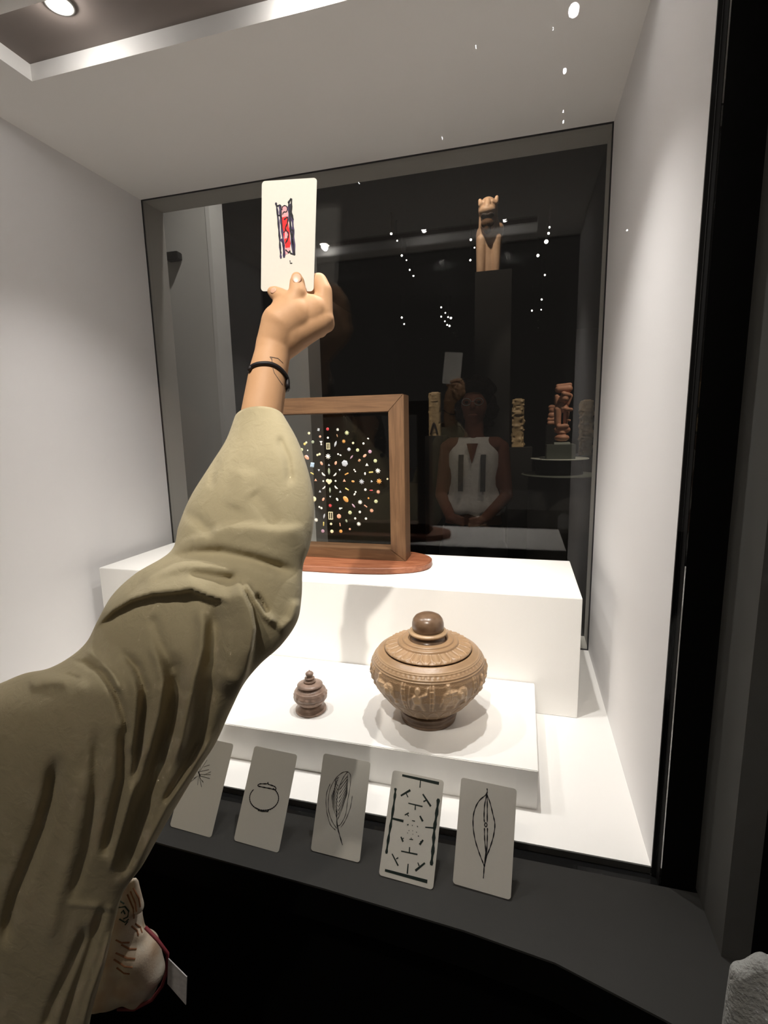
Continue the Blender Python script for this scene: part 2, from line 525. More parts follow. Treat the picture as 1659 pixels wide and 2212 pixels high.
# far gallery seen through the back window
struct(box('ceiling_far', -3.2, 3.2, YB + rv, 13, 3.6, 3.7, 'gal_dark'))
struct(box('wall_far_left', -3.3, -3.2, YB + rv, 13, 0, 3.6, 'gal_dark'))
struct(box('wall_far_right', 3.2, 3.3, YB + rv, 13, 0, 3.6, 'gal_dark'))
struct(box('wall_far_back', -3.2, 3.2, 12.9, 13, 0, 3.6, 'gal_dark'))
struct(box('wall_partition', -3.2, -1.392, 2.15, 2.256, 0, 3.6, 'gal_grey'))
struct(box('wall_partition_end', -1.392, -1.372, 2.148, 2.258, 0, 3.6, 'gal_white'))
struct(box('wall_pillar', -1.06, -0.905, 2.10, 2.24, 0, 3.6, 'gal_grey'))
a, b = at(364, 549, 2.14), at(392, 563, 2.14)
tag(box('wall_bracket', a.x, b.x, 2.11, 2.15, b.z, a.z, 'lamp_body', bevel=0.004),
    'small black bracket on grey wall behind back glass, upper left', 'bracket')

# ------------------------------------------------------------------ lamps of the showcase
def case_lamp(x, y, aim, k, label):
    z = ZT + 0.031
    t = thing('trough_lamp', label, 'lamp', (x, y, z), 'lamps in the showcase light trough')
    lathe('lamp_ring', [(0.017, 0), (0.019, -0.004), (0.024, -0.004), (0.024, 0)], x, y, z, 'lamp_ring', t, 32)
    lathe('lamp_lens', [(0.0, -0.003), (0.0165, -0.003), (0.0165, 0)], x, y, z, 'lamp_glow', t, 32)
    light('lamp_spill', 'POINT', (x, y, z - 0.012), CASE_SPILL_W, t, 0.011, (1.0, 0.975, 0.94))
    light('lamp_light', 'SPOT', (x, y, z - 0.012), CASE_SPOT_W * k, t, 0.011, (1.0, 0.968, 0.92), aim, 92, 1.0)
case_lamp(-0.80, 0.835, (-0.74, 1.10, ZBG), 0.98, 'leftmost glowing lamp in ceiling trough of showcase')
case_lamp(-0.375, 0.900, (-0.42, 1.0, ZS), 0.72, 'second glowing lamp from left in ceiling trough, above the held card')
case_lamp(-0.080, 0.905, (-0.17, 0.92, ZS), 1.25, 'rightmost glowing lamp in ceiling trough, above the large lidded bowl')

# ------------------------------------------------------------------ plinths
tag(box('tall_plinth', -1.117, 0.130, 1.085, 1.395, ZF, ZBG, 'plinth', bevel=0.0012),
    'long tall white plinth under the wooden frame, behind the lidded bowl', 'plinth')
tag(box('low_plinth', -0.86, 0.038, 0.786, 1.083, ZF, ZS, 'plinth', bevel=0.0012),
    'low white slab plinth carrying the large lidded bowl and small jar', 'plinth')

# ------------------------------------------------------------------ large lidded bowl
PX, PY = -0.167, 0.905
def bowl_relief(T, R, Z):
    u = (T / (2 * np.pi)) * 10.0                 # ten panels round the frieze
    i = np.floor(u); s = u - i                   # s: 0..1 across a panel
    v = (Z - 0.066) / (0.122 - 0.066)            # 0..1 up the frieze
    inb = 1 / (1 + np.exp(-(v - 0.0) * 60)) * 1 / (1 + np.exp((v - 1.0) * 60))
    def seg(x0, y0, x1, y1, wd, hgt):
        dx, dy = x1 - x0, y1 - y0
        L = dx * dx + dy * dy + 1e-9
        t = np.clip(((s - x0) * dx + (v - y0) * dy) / L, 0, 1)
        d = np.hypot((s - x0 - t * dx), (v - y0 - t * dy) * 0.8)
        return hgt * np.exp(-(d / wd) ** 2)
    def ell(x0, y0, rx, ry, hgt):
        d = ((s - x0) / rx) ** 2 + ((v - y0) / ry) ** 2
        return hgt / (1 + np.exp((d - 1) * 7))
    h = np.zeros_like(T)
    even = (i % 2 == 0)
    # elephant panels
    e = ell(.40, .52, .26, .30, .0030) + ell(.70, .62, .15, .22, .0032) + seg(.80, .55, .86, .20, .05, .0030) + seg(.86, .20, .78, .12, .04, .0026)
    e += seg(.24, .3, .24, .02, .06, .0028) + seg(.54, .3, .54, .02, .06, .0028) + seg(.15, .55, .11, .25, .025, .002) + ell(.66, .55, .07, .13, .0016)
    e += seg(.30, .80, .30, .98, .05, .0028) + ell(.30, 1.0, .05, .05, .002) + seg(.26, .72, .52, .76, .02, .0015) + seg(.26, .62, .52, .62, .015, .0014) + seg(.38, .8, .38, .5, .015, .0014)
    # figure under arch panels
    a = seg(.10, .0, .10, 1, .03, .0022) + seg(.18, .0, .18, 1, .018, .0018) + seg(.92, 0, .92, 1, .03, .0022) + seg(.84, 0, .84, 1, .018, .0018)
    for q in (.2, .4, .6, .8):
        a += seg(.10, q, .18, q, .02, .0015) + seg(.84, q, .92, q, .02, .0015)
    a += ell(.52, .80, .07, .11, .003) + ell(.50, .50, .11, .20, .003) + seg(.46, .35, .34, .05, .05, .0028) + seg(.56, .35, .66, .05, .05, .0028)
    a += seg(.58, .62, .74, .72, .035, .0024) + seg(.44, .62, .30, .48, .035, .0024) + seg(.74, .72, .78, .92, .03, .002) + seg(.25, .1, .32, .9, .02, .0018)
    h = np.where(even, e, a) * inb * 0.85 + 0.0004 * inb * np.sin(T * 90 + 6 * np.sin(Z * 700)) * np.sin(Z * 900 + 3 * np.sin(T * 40))
    # lotus petals below the frieze
    up = (T / (2 * np.pi)) * 22.0; sp = up - np.floor(up) - 0.5
    vp = (Z - 0.026) / (0.060 - 0.026)
    edge = np.abs(np.abs(sp) - 0.48 * np.sqrt(np.clip(1 - np.clip(vp, 0, 1) ** 2, 0, 1)))
    h += 0.0013 * np.exp(-(edge / 0.05) ** 2) * ((vp > 0) & (vp < 1.03))
    # horizontal lines
    for z0, hh in ((0.0625, .0012), (0.1245, .0014), (0.1285, .0012), (0.136, .0012), (0.1385, .0012)):
        h += hh * np.exp(-((Z - z0) / 0.0009) ** 2)
    # beaded band
    bnd = np.exp(-((Z - 0.1323) / 0.0022) ** 2)
    h += 0.0009 * bnd * np.cos(T * 34) ** 2
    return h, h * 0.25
def lid_relief(T, R, Z):
    vp = np.clip((R - 0.060) / (0.082 - 0.060), -0.2, 1.2)
    sp = (T / (2 * np.pi)) * 24.0; sp = sp - np.floor(sp) - 0.5
    edge = np.abs(np.abs(sp) - 0.47 * (1 - np.clip(vp - 0.45, 0, 1) ** 2 * 2.2))
    k = ((vp > -0.02) & (vp < 1.02)).astype(float)
    h = 0.0018 * np.exp(-(edge / 0.06) ** 2) * k + 0.0007 * np.cos(sp * 2 * np.pi) * k
    return np.zeros_like(R), h
bowl = thing('lidded_bowl', 'large round carved tan lidded bowl with dark knob on low white slab', 'bowl', (PX, PY, ZS))
lathe('foot', [(0.050, 0), (0.053, 0.0), (0.054, 0.004), (0.0525, 0.007), (0.0555, 0.010), (0.0555, 0.013), (0.0535, 0.016), (0.057, 0.020), (0.057, 0.023), (0.045, 0.026)],
      PX, PY, ZS, 'pot_dark', bowl, 96)
lathe('body', [(0.030, 0.022), (0.050, 0.024), (0.062, 0.030), (0.080, 0.046), (0.097, 0.069), (0.1075, 0.088), (0.111, 0.104), (0.1095, 0.117), (0.104, 0.130), (0.096, 0.1395), (0.0875, 0.1448), (0.0850, 0.1450), (0.082, 0.142)],
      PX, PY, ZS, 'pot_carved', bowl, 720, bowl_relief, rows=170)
lid = lathe('lid', [(0.0, 0.142), (0.0825, 0.1455), (0.0838, 0.1478), (0.080, 0.1505), (0.060, 0.1555), (0.0588, 0.1555), (0.0578, 0.1592), (0.056, 0.1605), (0.0510, 0.1608), (0.0495, 0.1598), (0.0488, 0.1630), (0.0470, 0.1640), (0.0400, 0.1650), (0.0380, 0.1645), (0.0365, 0.1615)],
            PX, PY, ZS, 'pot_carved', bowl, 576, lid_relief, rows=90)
lathe('knob_stem', [(0.0375, 0.1605), (0.033, 0.1625), (0.0295, 0.167), (0.0305, 0.173), (0.030, 0.174)], PX, PY, ZS, 'pot_dark', lid, 96)
lathe('knob_collar', [(0.029, 0.1725), (0.0345, 0.173), (0.0372, 0.1758), (0.0360, 0.1785), (0.029, 0.180)], PX, PY, ZS, 'pot', lid, 96)
lathe('knob', [(0.027, 0.179), (0.0292, 0.181), (0.0305, 0.187), (0.0304, 0.194), (0.0285, 0.2015), (0.024, 0.2075), (0.016, 0.2115), (0.007, 0.2130), (0, 0.2132)], PX, PY, ZS, 'pot_dark', lid, 96)

# ------------------------------------------------------------------ small lidded jar
JX, JY = -0.404, 0.872
def jar_relief(T, R, Z):
    h = 0.0010 * np.exp(-((Z - 0.028) / 0.0008) ** 2) + 0.0008 * np.exp(-((Z - 0.0445) / 0.0008) ** 2)
    v = (Z - 0.029) / 0.014
    s = (T / (2 * np.pi)) * 16; s = s - np.floor(s) - 0.5
    k = ((v > 0) & (v < 1)).astype(float)
    h += k * 0.0020 * np.cos(s * np.pi) ** 2 * (0.6 + 0.4 * np.cos(v * 9 + T * 3)) * np.sin(np.clip(v, 0, 1) * np.pi)
    return h, h * 0
jar = thing('lidded_jar', 'small brown lidded jar with tiered finial on low white slab', 'jar', (JX, JY, ZS))
lathe('foot', [(0.0305, 0), (0.0315, 0.0015), (0.0312, 0.0045), (0.028, 0.006), (0.0235, 0.0105), (0.0215, 0.014), (0.018, 0.015)], JX, JY, ZS, 'jar', jar, 64)
lathe('body', [(0.017, 0.0135), (0.0225, 0.0155), (0.029, 0.021), (0.0328, 0.0285), (0.0335, 0.035), (0.0315, 0.0425), (0.027, 0.0485), (0.0225, 0.052), (0.0195, 0.053)],
      JX, JY, ZS, 'jar', jar, 256, jar_relief, rows=70)
jl = lathe('lid', [(0.0, 0.0515), (0.021, 0.0525), (0.0253, 0.0545), (0.0257, 0.0558), (0.020, 0.0585), (0.0115, 0.0605), (0.008, 0.061)], JX, JY, ZS, 'jar', jar, 64)
lathe('finial', [(0.009, 0.060), (0.0122, 0.0615), (0.0122, 0.0645), (0.0085, 0.0662), (0.0083, 0.0675), (0.0102, 0.0688), (0.0100, 0.0705), (0.0062, 0.0722), (0.0055, 0.0738), (0.0080, 0.0765), (0.0082, 0.0795), (0.0055, 0.0825), (0.0018, 0.0838), (0.0010, 0.0862), (0, 0.087)],
      JX, JY, ZS, 'jar', jl, 48)

# ------------------------------------------------------------------ framed rosette of beads
FXc, FY0, FY1 = -0.4955, 1.245, 1.305
fo_x, fi_x = 0.2085, 0.1685
fz0, fz1, fi0, fi1 = ZBG + 0.017, ZC + 0.0815, ZC - 0.317, ZC + 0.0395
fr = thing('bead_frame', 'upright brown wooden frame on oval base holding glass with rosette of beads', 'framed artwork', (FXc, 1.27, ZBG))
def mitre(name, pts, m):
    v = [(x, FY0, z) for x, z in pts] + [(x, FY1, z) for x, z in pts]
    o = py(name, v, [(0, 1, 2, 3), (4, 5, 6, 7), (0, 1, 5, 4), (1, 2, 6, 5), (2, 3, 7, 6), (3, 0, 4, 7)], m, fr)
    bm = bmesh.new(); bm.from_mesh(o.data)
    bmesh.ops.bevel(bm, geom=bm.edges[:], offset=0.0012, segments=2, affect='EDGES')
    bm.to_mesh(o.data); bm.free()
L, Rr, l_, r_ = FXc - fo_x, FXc + fo_x, FXc - fi_x, FXc + fi_x
mitre('rail', [(L, fz1), (Rr, fz1), (r_, fi1), (l_, fi1)], 'wood_h')
mitre('rail', [(L, fz0), (Rr, fz0), (r_, fi0), (l_, fi0)], 'wood_h')
mitre('stile', [(L, fz0), (l_, fi0), (l_, fi1), (L, fz1)], 'wood')
mitre('stile', [(Rr, fz0), (r_, fi0), (r_, fi1), (Rr, fz1)], 'wood')
# oval base
bp = []
for k in range(96):
    t = 2 * math.pi * k / 96
    c, s = math.cos(t), math.sin(t)
    ex = 2 / 2.5
    bp.append((FXc + 0.272 * math.copysign(abs(c) ** ex, c), 1.268 + 0.108 * math.copysign(abs(s) ** ex, s)))
o = prism('base', bp, ZBG, ZBG + 0.0175, 'wood_red', fr)
bm = bmesh.new(); bm.from_mesh(o.data)
bmesh.ops.bevel(bm, geom=[e for e in bm.edges if abs(e.verts[0].co.z - e.verts[1].co.z) < 1e-5], offset=0.0025, segments=3, affect='EDGES')
bm.to_mesh(o.data); bm.free()
YP = 1.268
pane = box('glass_pane', l_ - 0.004, r_ + 0.004, YP, YP + 0.004, fi0 - 0.004, fi1 + 0.004, 'frame_glass', fr)
# beads: (x, z) measured on the pane from the photograph's crop
BEADC = {'w': (.80, .78, .70), 'c': (.72, .66, .42), 'y': (.62, .50, .16), 'o': (.62, .30, .08), 'k': (.72, .36, .24), 'p': (.42, .26, .34),
         'r': (.55, .06, .07), 's': (.45, .47, .50), 'g': (.30, .34, .24), 'b': (.38, .50, .62), 'n': (.36, .20, .10), 'l': (.50, .52, .30)}
for k, c in BEADC.items():
    M['bead_' + k] = mat('bead_' + k, c, 0.35)
PXS = 0.00128     # metres on the pane per photo pixel
bead_cache = {}
def bead_mesh(kind):
    if kind in bead_cache: return bead_cache[kind]
    def outline(k):
        n = 24
        if k == 'f': return [((0.72 + 0.28 * math.cos(8 * t)) * math.cos(t), (0.72 + 0.28 * math.cos(8 * t)) * math.sin(t)) for t in [2 * math.pi * i / 48 for i in range(48)]]
        if k == 'o': return [(math.cos(2 * math.pi * i / n), math.sin(2 * math.pi * i / n)) for i in range(n)]
        if k == 'h': return [(math.cos(2 * math.pi * i / 6), math.sin(2 * math.pi * i / 6)) for i in range(6)]
        if k == 'e': return [(1.0 * math.cos(2 * math.pi * i / n), 0.62 * math.sin(2 * math.pi * i / n)) for i in range(n)]
        if k == 'l': return [(math.cos(t), 0.33 * math.sin(t) * abs(math.sin(t))) for t in [2 * math.pi * i / n for i in range(n)]]
        if k == 'b': return [(-1, -.3), (1, -.3), (1, .3), (-1, .3)]
        if k == 't': return [(math.cos(2 * math.pi * i / 3 + math.pi / 2), math.sin(2 * math.pi * i / 3 + math.pi / 2)) for i in range(3)]
        if k == 'd': return [(-.9, -.7), (.5, -.9), (.9, .7), (-.5, .9)]
        if k == 'c': return [(math.cos(t) * 1.0, 0.35 * math.sin(t) + 0.25 * math.cos(t) ** 2) for t in [2 * math.pi * i / n for i in range(n)]]
    if kind == 'r':
        bm = bmesh.new()
        for x0, x1, z0, z1 in ((-.6, -.45, -1, 1), (.45, .6, -1, 1), (-.45, .45, .85, 1), (-.45, .45, -1, -.85), (-.08, .08, -.85, .85)):
            bx(bm, x0, x1, -.4, .1, z0, z1)
        me = bpy.data.meshes.new('bead_window'); bm.to_mesh(me); bm.free()
    else:
        p = outline(kind); n = len(p)
        v = [(x, 0.1, z) for x, z in p] + [(x, -.15, z) for x, z in p] + [(x * .6, -.42, z * .6) for x, z in p]
        f = [list(range(n)), list(range(2 * n, 3 * n))]
        for q in (0, 1):
            f += [[q * n + i, q * n + (i + 1) % n, (q + 1) * n + (i + 1) % n, (q + 1) * n + i] for i in range(n)]
        me = bpy.data.meshes.new('bead')
        me.from_pydata(v, [], f)
        bm = bmesh.new(); bm.from_mesh(me); bmesh.ops.recalc_face_normals(bm, faces=bm.faces[:]); bm.to_mesh(me); bm.free()
    me.materials.append(None)
    bead_cache[kind] = me
    return me
BN = {'f': 'flower_bead', 'o': 'round_bead', 'h': 'faceted_bead', 'e': 'oval_bead', 'l': 'leaf_bead', 'b': 'bar_bead', 't': 'triangle_bead', 'd': 'square_bead', 'c': 'crescent_bead', 'r': 'window_bead'}
def bead(px, pz, kind, size, col, ang=0):
    P = at(px, pz, YP)
    o = bpy.data.objects.new(BN[kind], bead_mesh(kind))
    C.objects.link(o)
    o.parent = fr
    o.matrix_parent_inverse = Matrix.Translation(-fr.location)
    o.location = (P.x, YP - 0.0002 * size, P.z)
    s = size * PXS
    o.scale = (s, s * 0.5, s)
    o.rotation_euler = (0, math.radians(ang), 0)
    o.material_slots[0].link = 'OBJECT'
    o.material_slots[0].material = M['bead_' + col]
BEADS = [(365, 213, 'd', 3.4, 's', 0), (512, 202, 'o', 3.2, 'r', 0), (676, 211, 'f', 3.4, 'w', 0), (209, 271, 'o', 2.8, 'c', 0), (826, 264, 'f', 5, 'l', 0),
 (390, 324, 'o', 2.4, 'k', 0), (516, 344, 'o', 2.2, 'w', 0), (668, 310, 'l', 3.5, 'n', 75), (1171, 358, 'e', 2.2, 'w', 25), (138, 445, 'o', 2.8, 'y', 0),
 (271, 412, 'o', 3.2, 'g', 0), (407, 415, 't', 4, 'w', 180), (408, 452, 'o', 1.8, 'w', 0), (524, 480, 'r', 6.6, 'c', 0), (642, 445, 'l', 6.6, 's', -70), (776, 403, 'f', 4.2, 'o', 0),
 (926, 430, 'o', 2.4, 'c', 0), (1095, 438, 'o', 2.2, 'w', 0), (187, 550, 'o', 1.6, 'w', 0), (861, 532, 'h', 3.8, 's', 0), (1000, 545, 'o', 3.4, 'l', 0),
 (1202, 570, 'h', 4, 'p', 0), (346, 625, 'o', 2.4, 'c', 0), (381, 611, 'o', 2.6, 'c', 0), (521, 648, 'f', 6, 'w', 0), (682, 611, 'o', 1.9, 'w', 0), (721, 628, 'e', 2.3, 'w', 30),
 (174, 664, 'e', 6, 'k', 40), (903, 659, 'l', 5, 'p', -50), (1117, 637, 'e', 4.2, 'k', -40), (413, 760, 'e', 4.2, 'k', 60), (645, 756, 'e', 4, 'k', -70), (1029, 713, 'd', 3.2, 'n', 20),
 (1289, 720, 'h', 4, 'l', 0), (793, 760, 'h', 7, 's', 15), (264, 785, 'd', 6, 'b', 0), (534, 790, 't', 2.8, 's', 0), (1152, 787, 't', 4, 'w', 0), (370, 872, 't', 3, 's', 180), (708, 868, 't', 3, 's', 180),
 (537, 890, 'l', 7.5, 'g', 90), (945, 866, 'o', 1.7, 'w', 0), (962, 893, 'o', 1.7, 'w', 0), (1331, 883, 'f', 5.6, 'w', 0), (260, 925, 'b', 4.2, 'y', 30), (442, 943, 'c', 5.2, 'w', 45),
 (636, 946, 'c', 4.8, 'w', -45), (822, 932, 'b', 4.4, 'o', -25), (1121, 929, 'e', 3, 'w', 90), (1219, 905, 'b', 4.6, 'y', -5), (318, 1035, 't', 3.6, 'k', 0), (441, 1051, 'o', 1.9, 'w', 0),
 (515, 1045, 'o', 4, 'c', 0), (555, 1050, 'o', 3.8, 'c', 0), (536, 1075, 'o', 3.4, 'c', 0), (641, 1048, 'o', 2, 'w', 0), (784, 1045, 't', 3.8, 'k', 0), (926, 1055, 'e', 3.4, 'o', 10), (1067, 1060, 'f', 5.6, 's', 0),
 (1228, 1055, 't', 3, 's', -20), (1352, 1053, 'f', 6, 'o', 0), (1486, 1016, 'o', 2, 'c', 0), (456, 1160, 'c', 4.6, 'w', -40), (648, 1156, 'c', 4.8, 'w', 45), (552, 1197, 'l', 6, 'g', 90), (829, 1181, 'b', 4.4, 'y', 30),
 (1127, 1190, 'o', 2.6, 'w', 0), (1222, 1200, 'l', 4, 'r', 0), (1337, 1225, 'f', 4.4, 'k', 0), (387, 1221, 't', 3.4, 's', 0), (718, 1225, 't', 3.2, 's', 0), (968, 1227, 'o', 1.9, 'w', 0), (951, 1264, 'e', 2.8, 'w', -50),
 (555, 1302, 't', 2.8, 's', 180), (289, 1342, 'o', 5.6, 'c', 0), (443, 1345, 'e', 4, 'k', -60), (668, 1348, 'e', 3.6, 'w', 60), (810, 1344, 'e', 7.4, 'o', 50), (1178, 1328, 'o', 2, 'o', 0), (1042, 1393, 'f', 5, 'w', 0),
 (1299, 1380, 'h', 4.2, 'l', 0), (555, 1448, 'f', 4.2, 'r', 0), (935, 1450, 'l', 5.4, 'p', 50), (1132, 1457, 'b', 3.8, 'k', 35), (377, 1471, 'o', 2.2, 'w', 0), (412, 1490, 'o', 2.5, 'w', 0),
 (714, 1496, 'o', 2.3, 'w', 0), (741, 1490, 'o', 1.4, 'w', 0), (1229, 1530, 'f', 4.6, 'k', 0), (877, 1562, 'h', 4.4, 'l', 0), (1036, 1553, 'h', 2.9, 'w', 0), (458, 1620, 'l', 6, 's', -75), (566, 1610, 'r', 8.2, 'c', 0),
 (698, 1622, 'h', 5.2, 'k', 30), (326, 1683, 'f', 4.8, 'w', 0), (961, 1658, 'o', 2.4, 'w', 0), (1136, 1661, 'o', 2.5, 'w', 0), (818, 1697, 'e', 3.4, 'g', 70), (1020, 1748, 'f', 4.8, 'w', 0), (448, 1747, 'b', 4.4, 'y', -85),
 (568, 1747, 'o', 2.7, 'c', 0), (715, 1757, 'b', 3.6, 'k', 85), (874, 1831, 'o', 2.3, 'k', 0), (435, 1863, 'h', 4.2, 'p', 0), (582, 1868, 'o', 3.7, 'c', 0), (728, 1866, 'h', 3.9, 'o', 0)]
for bxx, byy, kd, sz, cl, an in BEADS:
    bead(640 + bxx / 7.541, 900 + byy / 7.541, kd, sz, cl, an)
    if bxx > 880:                      # the rosette is symmetric: its left half stands behind the sleeve
        bead(640 + (1090 - bxx) / 7.541, 900 + byy / 7.541 - 1.0, kd, sz, cl, -an)

# ------------------------------------------------------------------ cards
CW, CH, CT = 0.080, 0.138, 0.0006
class Card:
    def __init__(s, q, label, group=None, w=CW, h=CH, push=0.0):
        x, y, z, yaw, lean, roll = q
        r = Vector((math.cos(yaw), math.sin(yaw), 0)); b = Vector((-math.sin(yaw), math.cos(yaw), 0))
        u = b * math.sin(lean) + Vector((0, 0, 1)) * math.cos(lean)
        s.r = r * math.cos(roll) + u * math.sin(roll)
        s.u = -r * math.sin(roll) + u * math.cos(roll)
        s.n = s.r.cross(s.u).normalized()            # towards the viewer
        if s.n.y > 0: s.n = -s.n
        s.c = Vector((x, y, z)); s.w, s.h = w, h
        s.t = thing('picture_card', label, 'card', s.c, group)
        rad = 0.0045
        pts = []
        for cx_, cy_, a0 in ((w / 2 - rad, h - rad, 0), (-w / 2 + rad, h - rad, 90), (-w / 2 + rad, rad, 180), (w / 2 - rad, rad, 270)):
            for k in range(7):
                a = math.radians(a0 + 15 * k)
                pts.append((cx_ + rad * math.cos(a), cy_ + rad * math.sin(a)))
        n = len(pts)
        v = [s.c + s.r * a + s.u * b_ for a, b_ in pts] + [s.c + s.r * a + s.u * b_ - s.n * CT for a, b_ in pts]
        f = [list(range(n)), list(range(n, 2 * n))] + [[i, (i + 1) % n, n + (i + 1) % n, n + i] for i in range(n)]
        py('card_sheet', v, f, 'card', s.t)
        s.lv = 0
    def pt(s, px, pz):
        d = Vector(ray(px, pz)); o = Vector((0, 0, ZC))
        t = (s.c - o).dot(s.n) / d.dot(s.n)
        return o + d * t
    def ink(s, strokes, m='ink', name='drawing', wpx=2.0):
        """strokes: lists of photo points (x,y) drawn on the card, each a ribbon wpx wide"""
        V, F = [], []
        k_mm = 0.00098 if s is not globals().get('held') else 0.00125
        s.lv += 1
        off = s.n * (0.00012 + 0.00006 * s.lv)
        for st in strokes:
            wd = wpx
            if isinstance(st, tuple): st, wd = st
            P = [s.pt(*q) for q in st]
            if len(P) > 2:                          # smooth the line
                Q = []
                for i in range(len(P) - 1):
                    p0 = P[max(i - 1, 0)]; p1 = P[i]; p2 = P[i + 1]; p3 = P[min(i + 2, len(P) - 1)]
                    for j in range(5):
                        t = j / 5
                        Q.append(0.5 * ((2 * p1) + (p2 - p0) * t + (2 * p0 - 5 * p1 + 4 * p2 - p3) * t * t + (-p0 + 3 * p1 - 3 * p2 + p3) * t ** 3))
                Q.append(P[-1]); P = Q
            k = len(V); n = len(P)
            for i, p in enumerate(P):
                t = (P[min(i + 1, n - 1)] - P[max(i - 1, 0)]).normalized()
                side = t.cross(s.n).normalized()
                hw = wd * k_mm / 2 * (0.75 + 0.25 * math.sin(i * 1.7)) * (0.7 if i in (0, n - 1) else 1)
                V += [p + side * hw + off, p - side * hw + off]
            for i in range(n - 1):
                F.append((k + 2 * i, k + 2 * i + 1, k + 2 * i + 3, k + 2 * i + 2))
        py(name, V, F, m, s.t, fix=False)
    def patch(s, pts, m, name='colour_patch'):
        s.lv += 1
        off = s.n * (0.00012 + 0.00006 * s.lv)
        V = [s.pt(*q) + off for q in pts]
        py(name, V, [list(range(len(V)))], m, s.t, fix=False)
def Z(z): return ZC + z
GC = 'drawn cards leaning on the front glass'
c1 = Card((-0.505, 0.607, Z(-0.6395), -0.03, 0.56, -0.02), 'leftmost card on ledge, fine branching twig drawing, half behind the sleeve', GC)
c2 = Card((-0.3863, 0.6067, Z(-0.6396), -0.038, 0.5479, -0.016), 'card on ledge with outline drawing of a round lidded pot', GC)
c3 = Card((-0.2596, 0.6186, Z(-0.6390), -0.0367, 0.4535, -0.0019), 'card on ledge with scribbled feather drawing', GC)
c4 = Card((-0.1461, 0.6019, Z(-0.6392), -0.0336, 0.5512, -0.0187), 'card on ledge with bold dark green T-shaped bars converging inward', GC)
c5 = Card((-0.0407, 0.6122, Z(-0.6380), -0.0741, 0.4354, -0.0037), 'rightmost card on ledge with leaf-shaped outline and central dot', GC)
# c1: twig
def cr7(L): return [(340 + x / 3.456, 1580 + y_ / 3.456) for x, y_ in L]
def cr8(L): return [(780 + x / 4.366, 1630 + y_ / 4.366) for x, y_ in L]
c1.ink([cr7(q) for q in ([(312, 305), (372, 212)], [(312, 305), (330, 235)], [(315, 320), (398, 322)], [(315, 330), (392, 352)], [(318, 300), (385, 285)], [(312, 325), (330, 415)],
        [(310, 330), (300, 400)], [(305, 330), (250, 375)], [(312, 305), (318, 345), (345, 380)], [(345, 265), (390, 250)], [(350, 325), (400, 300)], [(300, 335), (270, 350)])], 'pencil', wpx=1.1)
c1.ink([cr7([(305, 298), (320, 335)])], 'ink', wpx=3)
# c2: pot outline
th = [math.radians(a) for a in range(-62, 243, 12)]
c2.ink([cr7([(797 + 108 * math.cos(-t), 497 - 92 * math.sin(-t) * 1.0) for t in [math.radians(a) for a in range(-52, 236, 12)]]),
        cr7([(752, 398), (770, 391), (818, 390), (826, 380), (830, 394), (870, 408), (884, 422), (882, 434), (850, 428), (800, 418), (755, 408), (752, 398)]),
        cr7([(735, 570), (752, 580), (760, 592), (820, 598), (832, 585), (850, 580)])], 'ink', wpx=2.1)
# c3: feather
fe = [[(1382, 848), (1345, 700), (1338, 560), (1350, 440), (1390, 340), (1425, 298)], [(1340, 725), (1300, 660), (1275, 560), (1290, 430), (1340, 340), (1400, 300), (1440, 320), (1440, 400), (1420, 520), (1405, 620), (1370, 690), (1345, 705)],
      [(1330, 735), (1290, 690), (1262, 580), (1262, 470), (1290, 390)], [(1455, 480), (1440, 570), (1405, 660), (1370, 715)]]
for k in range(9):
    fe.append([(1345 + k * 2, 660 - 32 * k), (1385 + 4 * k, 560 - 28 * k), (1420, 450 - 16 * k)])
    fe.append([(1342 + k, 650 - 30 * k), (1312 + 2 * k, 560 - 24 * k), (1300 + 7 * k, 470 - 16 * k)])
c3.ink([cr7(q) for q in fe], 'pencil', wpx=1.15)
c3.ink([cr7([(1340, 590), (1342, 700), (1360, 770), (1382, 848)])], 'ink', wpx=1.8)
# c4: bars
bars = [([(388, 195), (735, 272)], 6), ([(560, 240), (555, 312)], 2.6), ([(375, 388), (465, 335)], 4.6), ([(425, 365), (442, 402)], 2.4), ([(582, 372), (658, 488)], 4.2), ([(615, 430), (588, 444)], 3),
        ([(325, 315), (318, 400), (290, 600), (260, 780), (238, 935)], 4.6), ([(285, 600), (400, 628)], 5), ([(730, 415), (712, 560), (690, 720), (680, 880), (662, 1045)], 5.6), ([(605, 685), (695, 693)], 3),
        ([(445, 458), (580, 490)], 2.8), ([(512, 478), (510, 522)], 2.8), ([(412, 570), (450, 550)], 2.8), ([(432, 562), (450, 582)], 2), ([(555, 578), (582, 630)], 4.4), ([(480, 622), (508, 628)], 2),
        ([(376, 775), (396, 822)], 3.6), ([(392, 795), (402, 786)], 2), ([(455, 798), (490, 802)], 2), ([(472, 782), (474, 800)], 1.6), ([(585, 805), (552, 850)], 4.4), ([(560, 815), (568, 828)], 2.4),
        ([(378, 910), (532, 942)], 3), ([(458, 872), (455, 925)], 2.8), ([(292, 935), (350, 1048)], 3.2), ([(330, 985), (350, 972)], 2.6), ([(602, 1022), (512, 1095)], 4.4), ([(535, 1018), (548, 1050)], 2.6),
        ([(225, 1090), (625, 1198)], 6.4), ([(444, 1030), (436, 1125)], 3.2),
        ([(434, 665), (448, 658)], 2.4), ([(480, 670), (486, 666)], 2), ([(528, 672), (536, 684)], 2), ([(450, 712), (453, 720)], 1.5), ([(485, 715), (488, 722)], 1.5), ([(520, 728), (526, 736)], 1.5),
        ([(436, 735), (440, 742)], 1.5), ([(487, 748), (490, 754)], 1.5), ([(536, 765), (545, 772)], 2.2)]
c4.ink([(cr8(q), w_) for q, w_ in bars], 'ink_green', wpx=4)
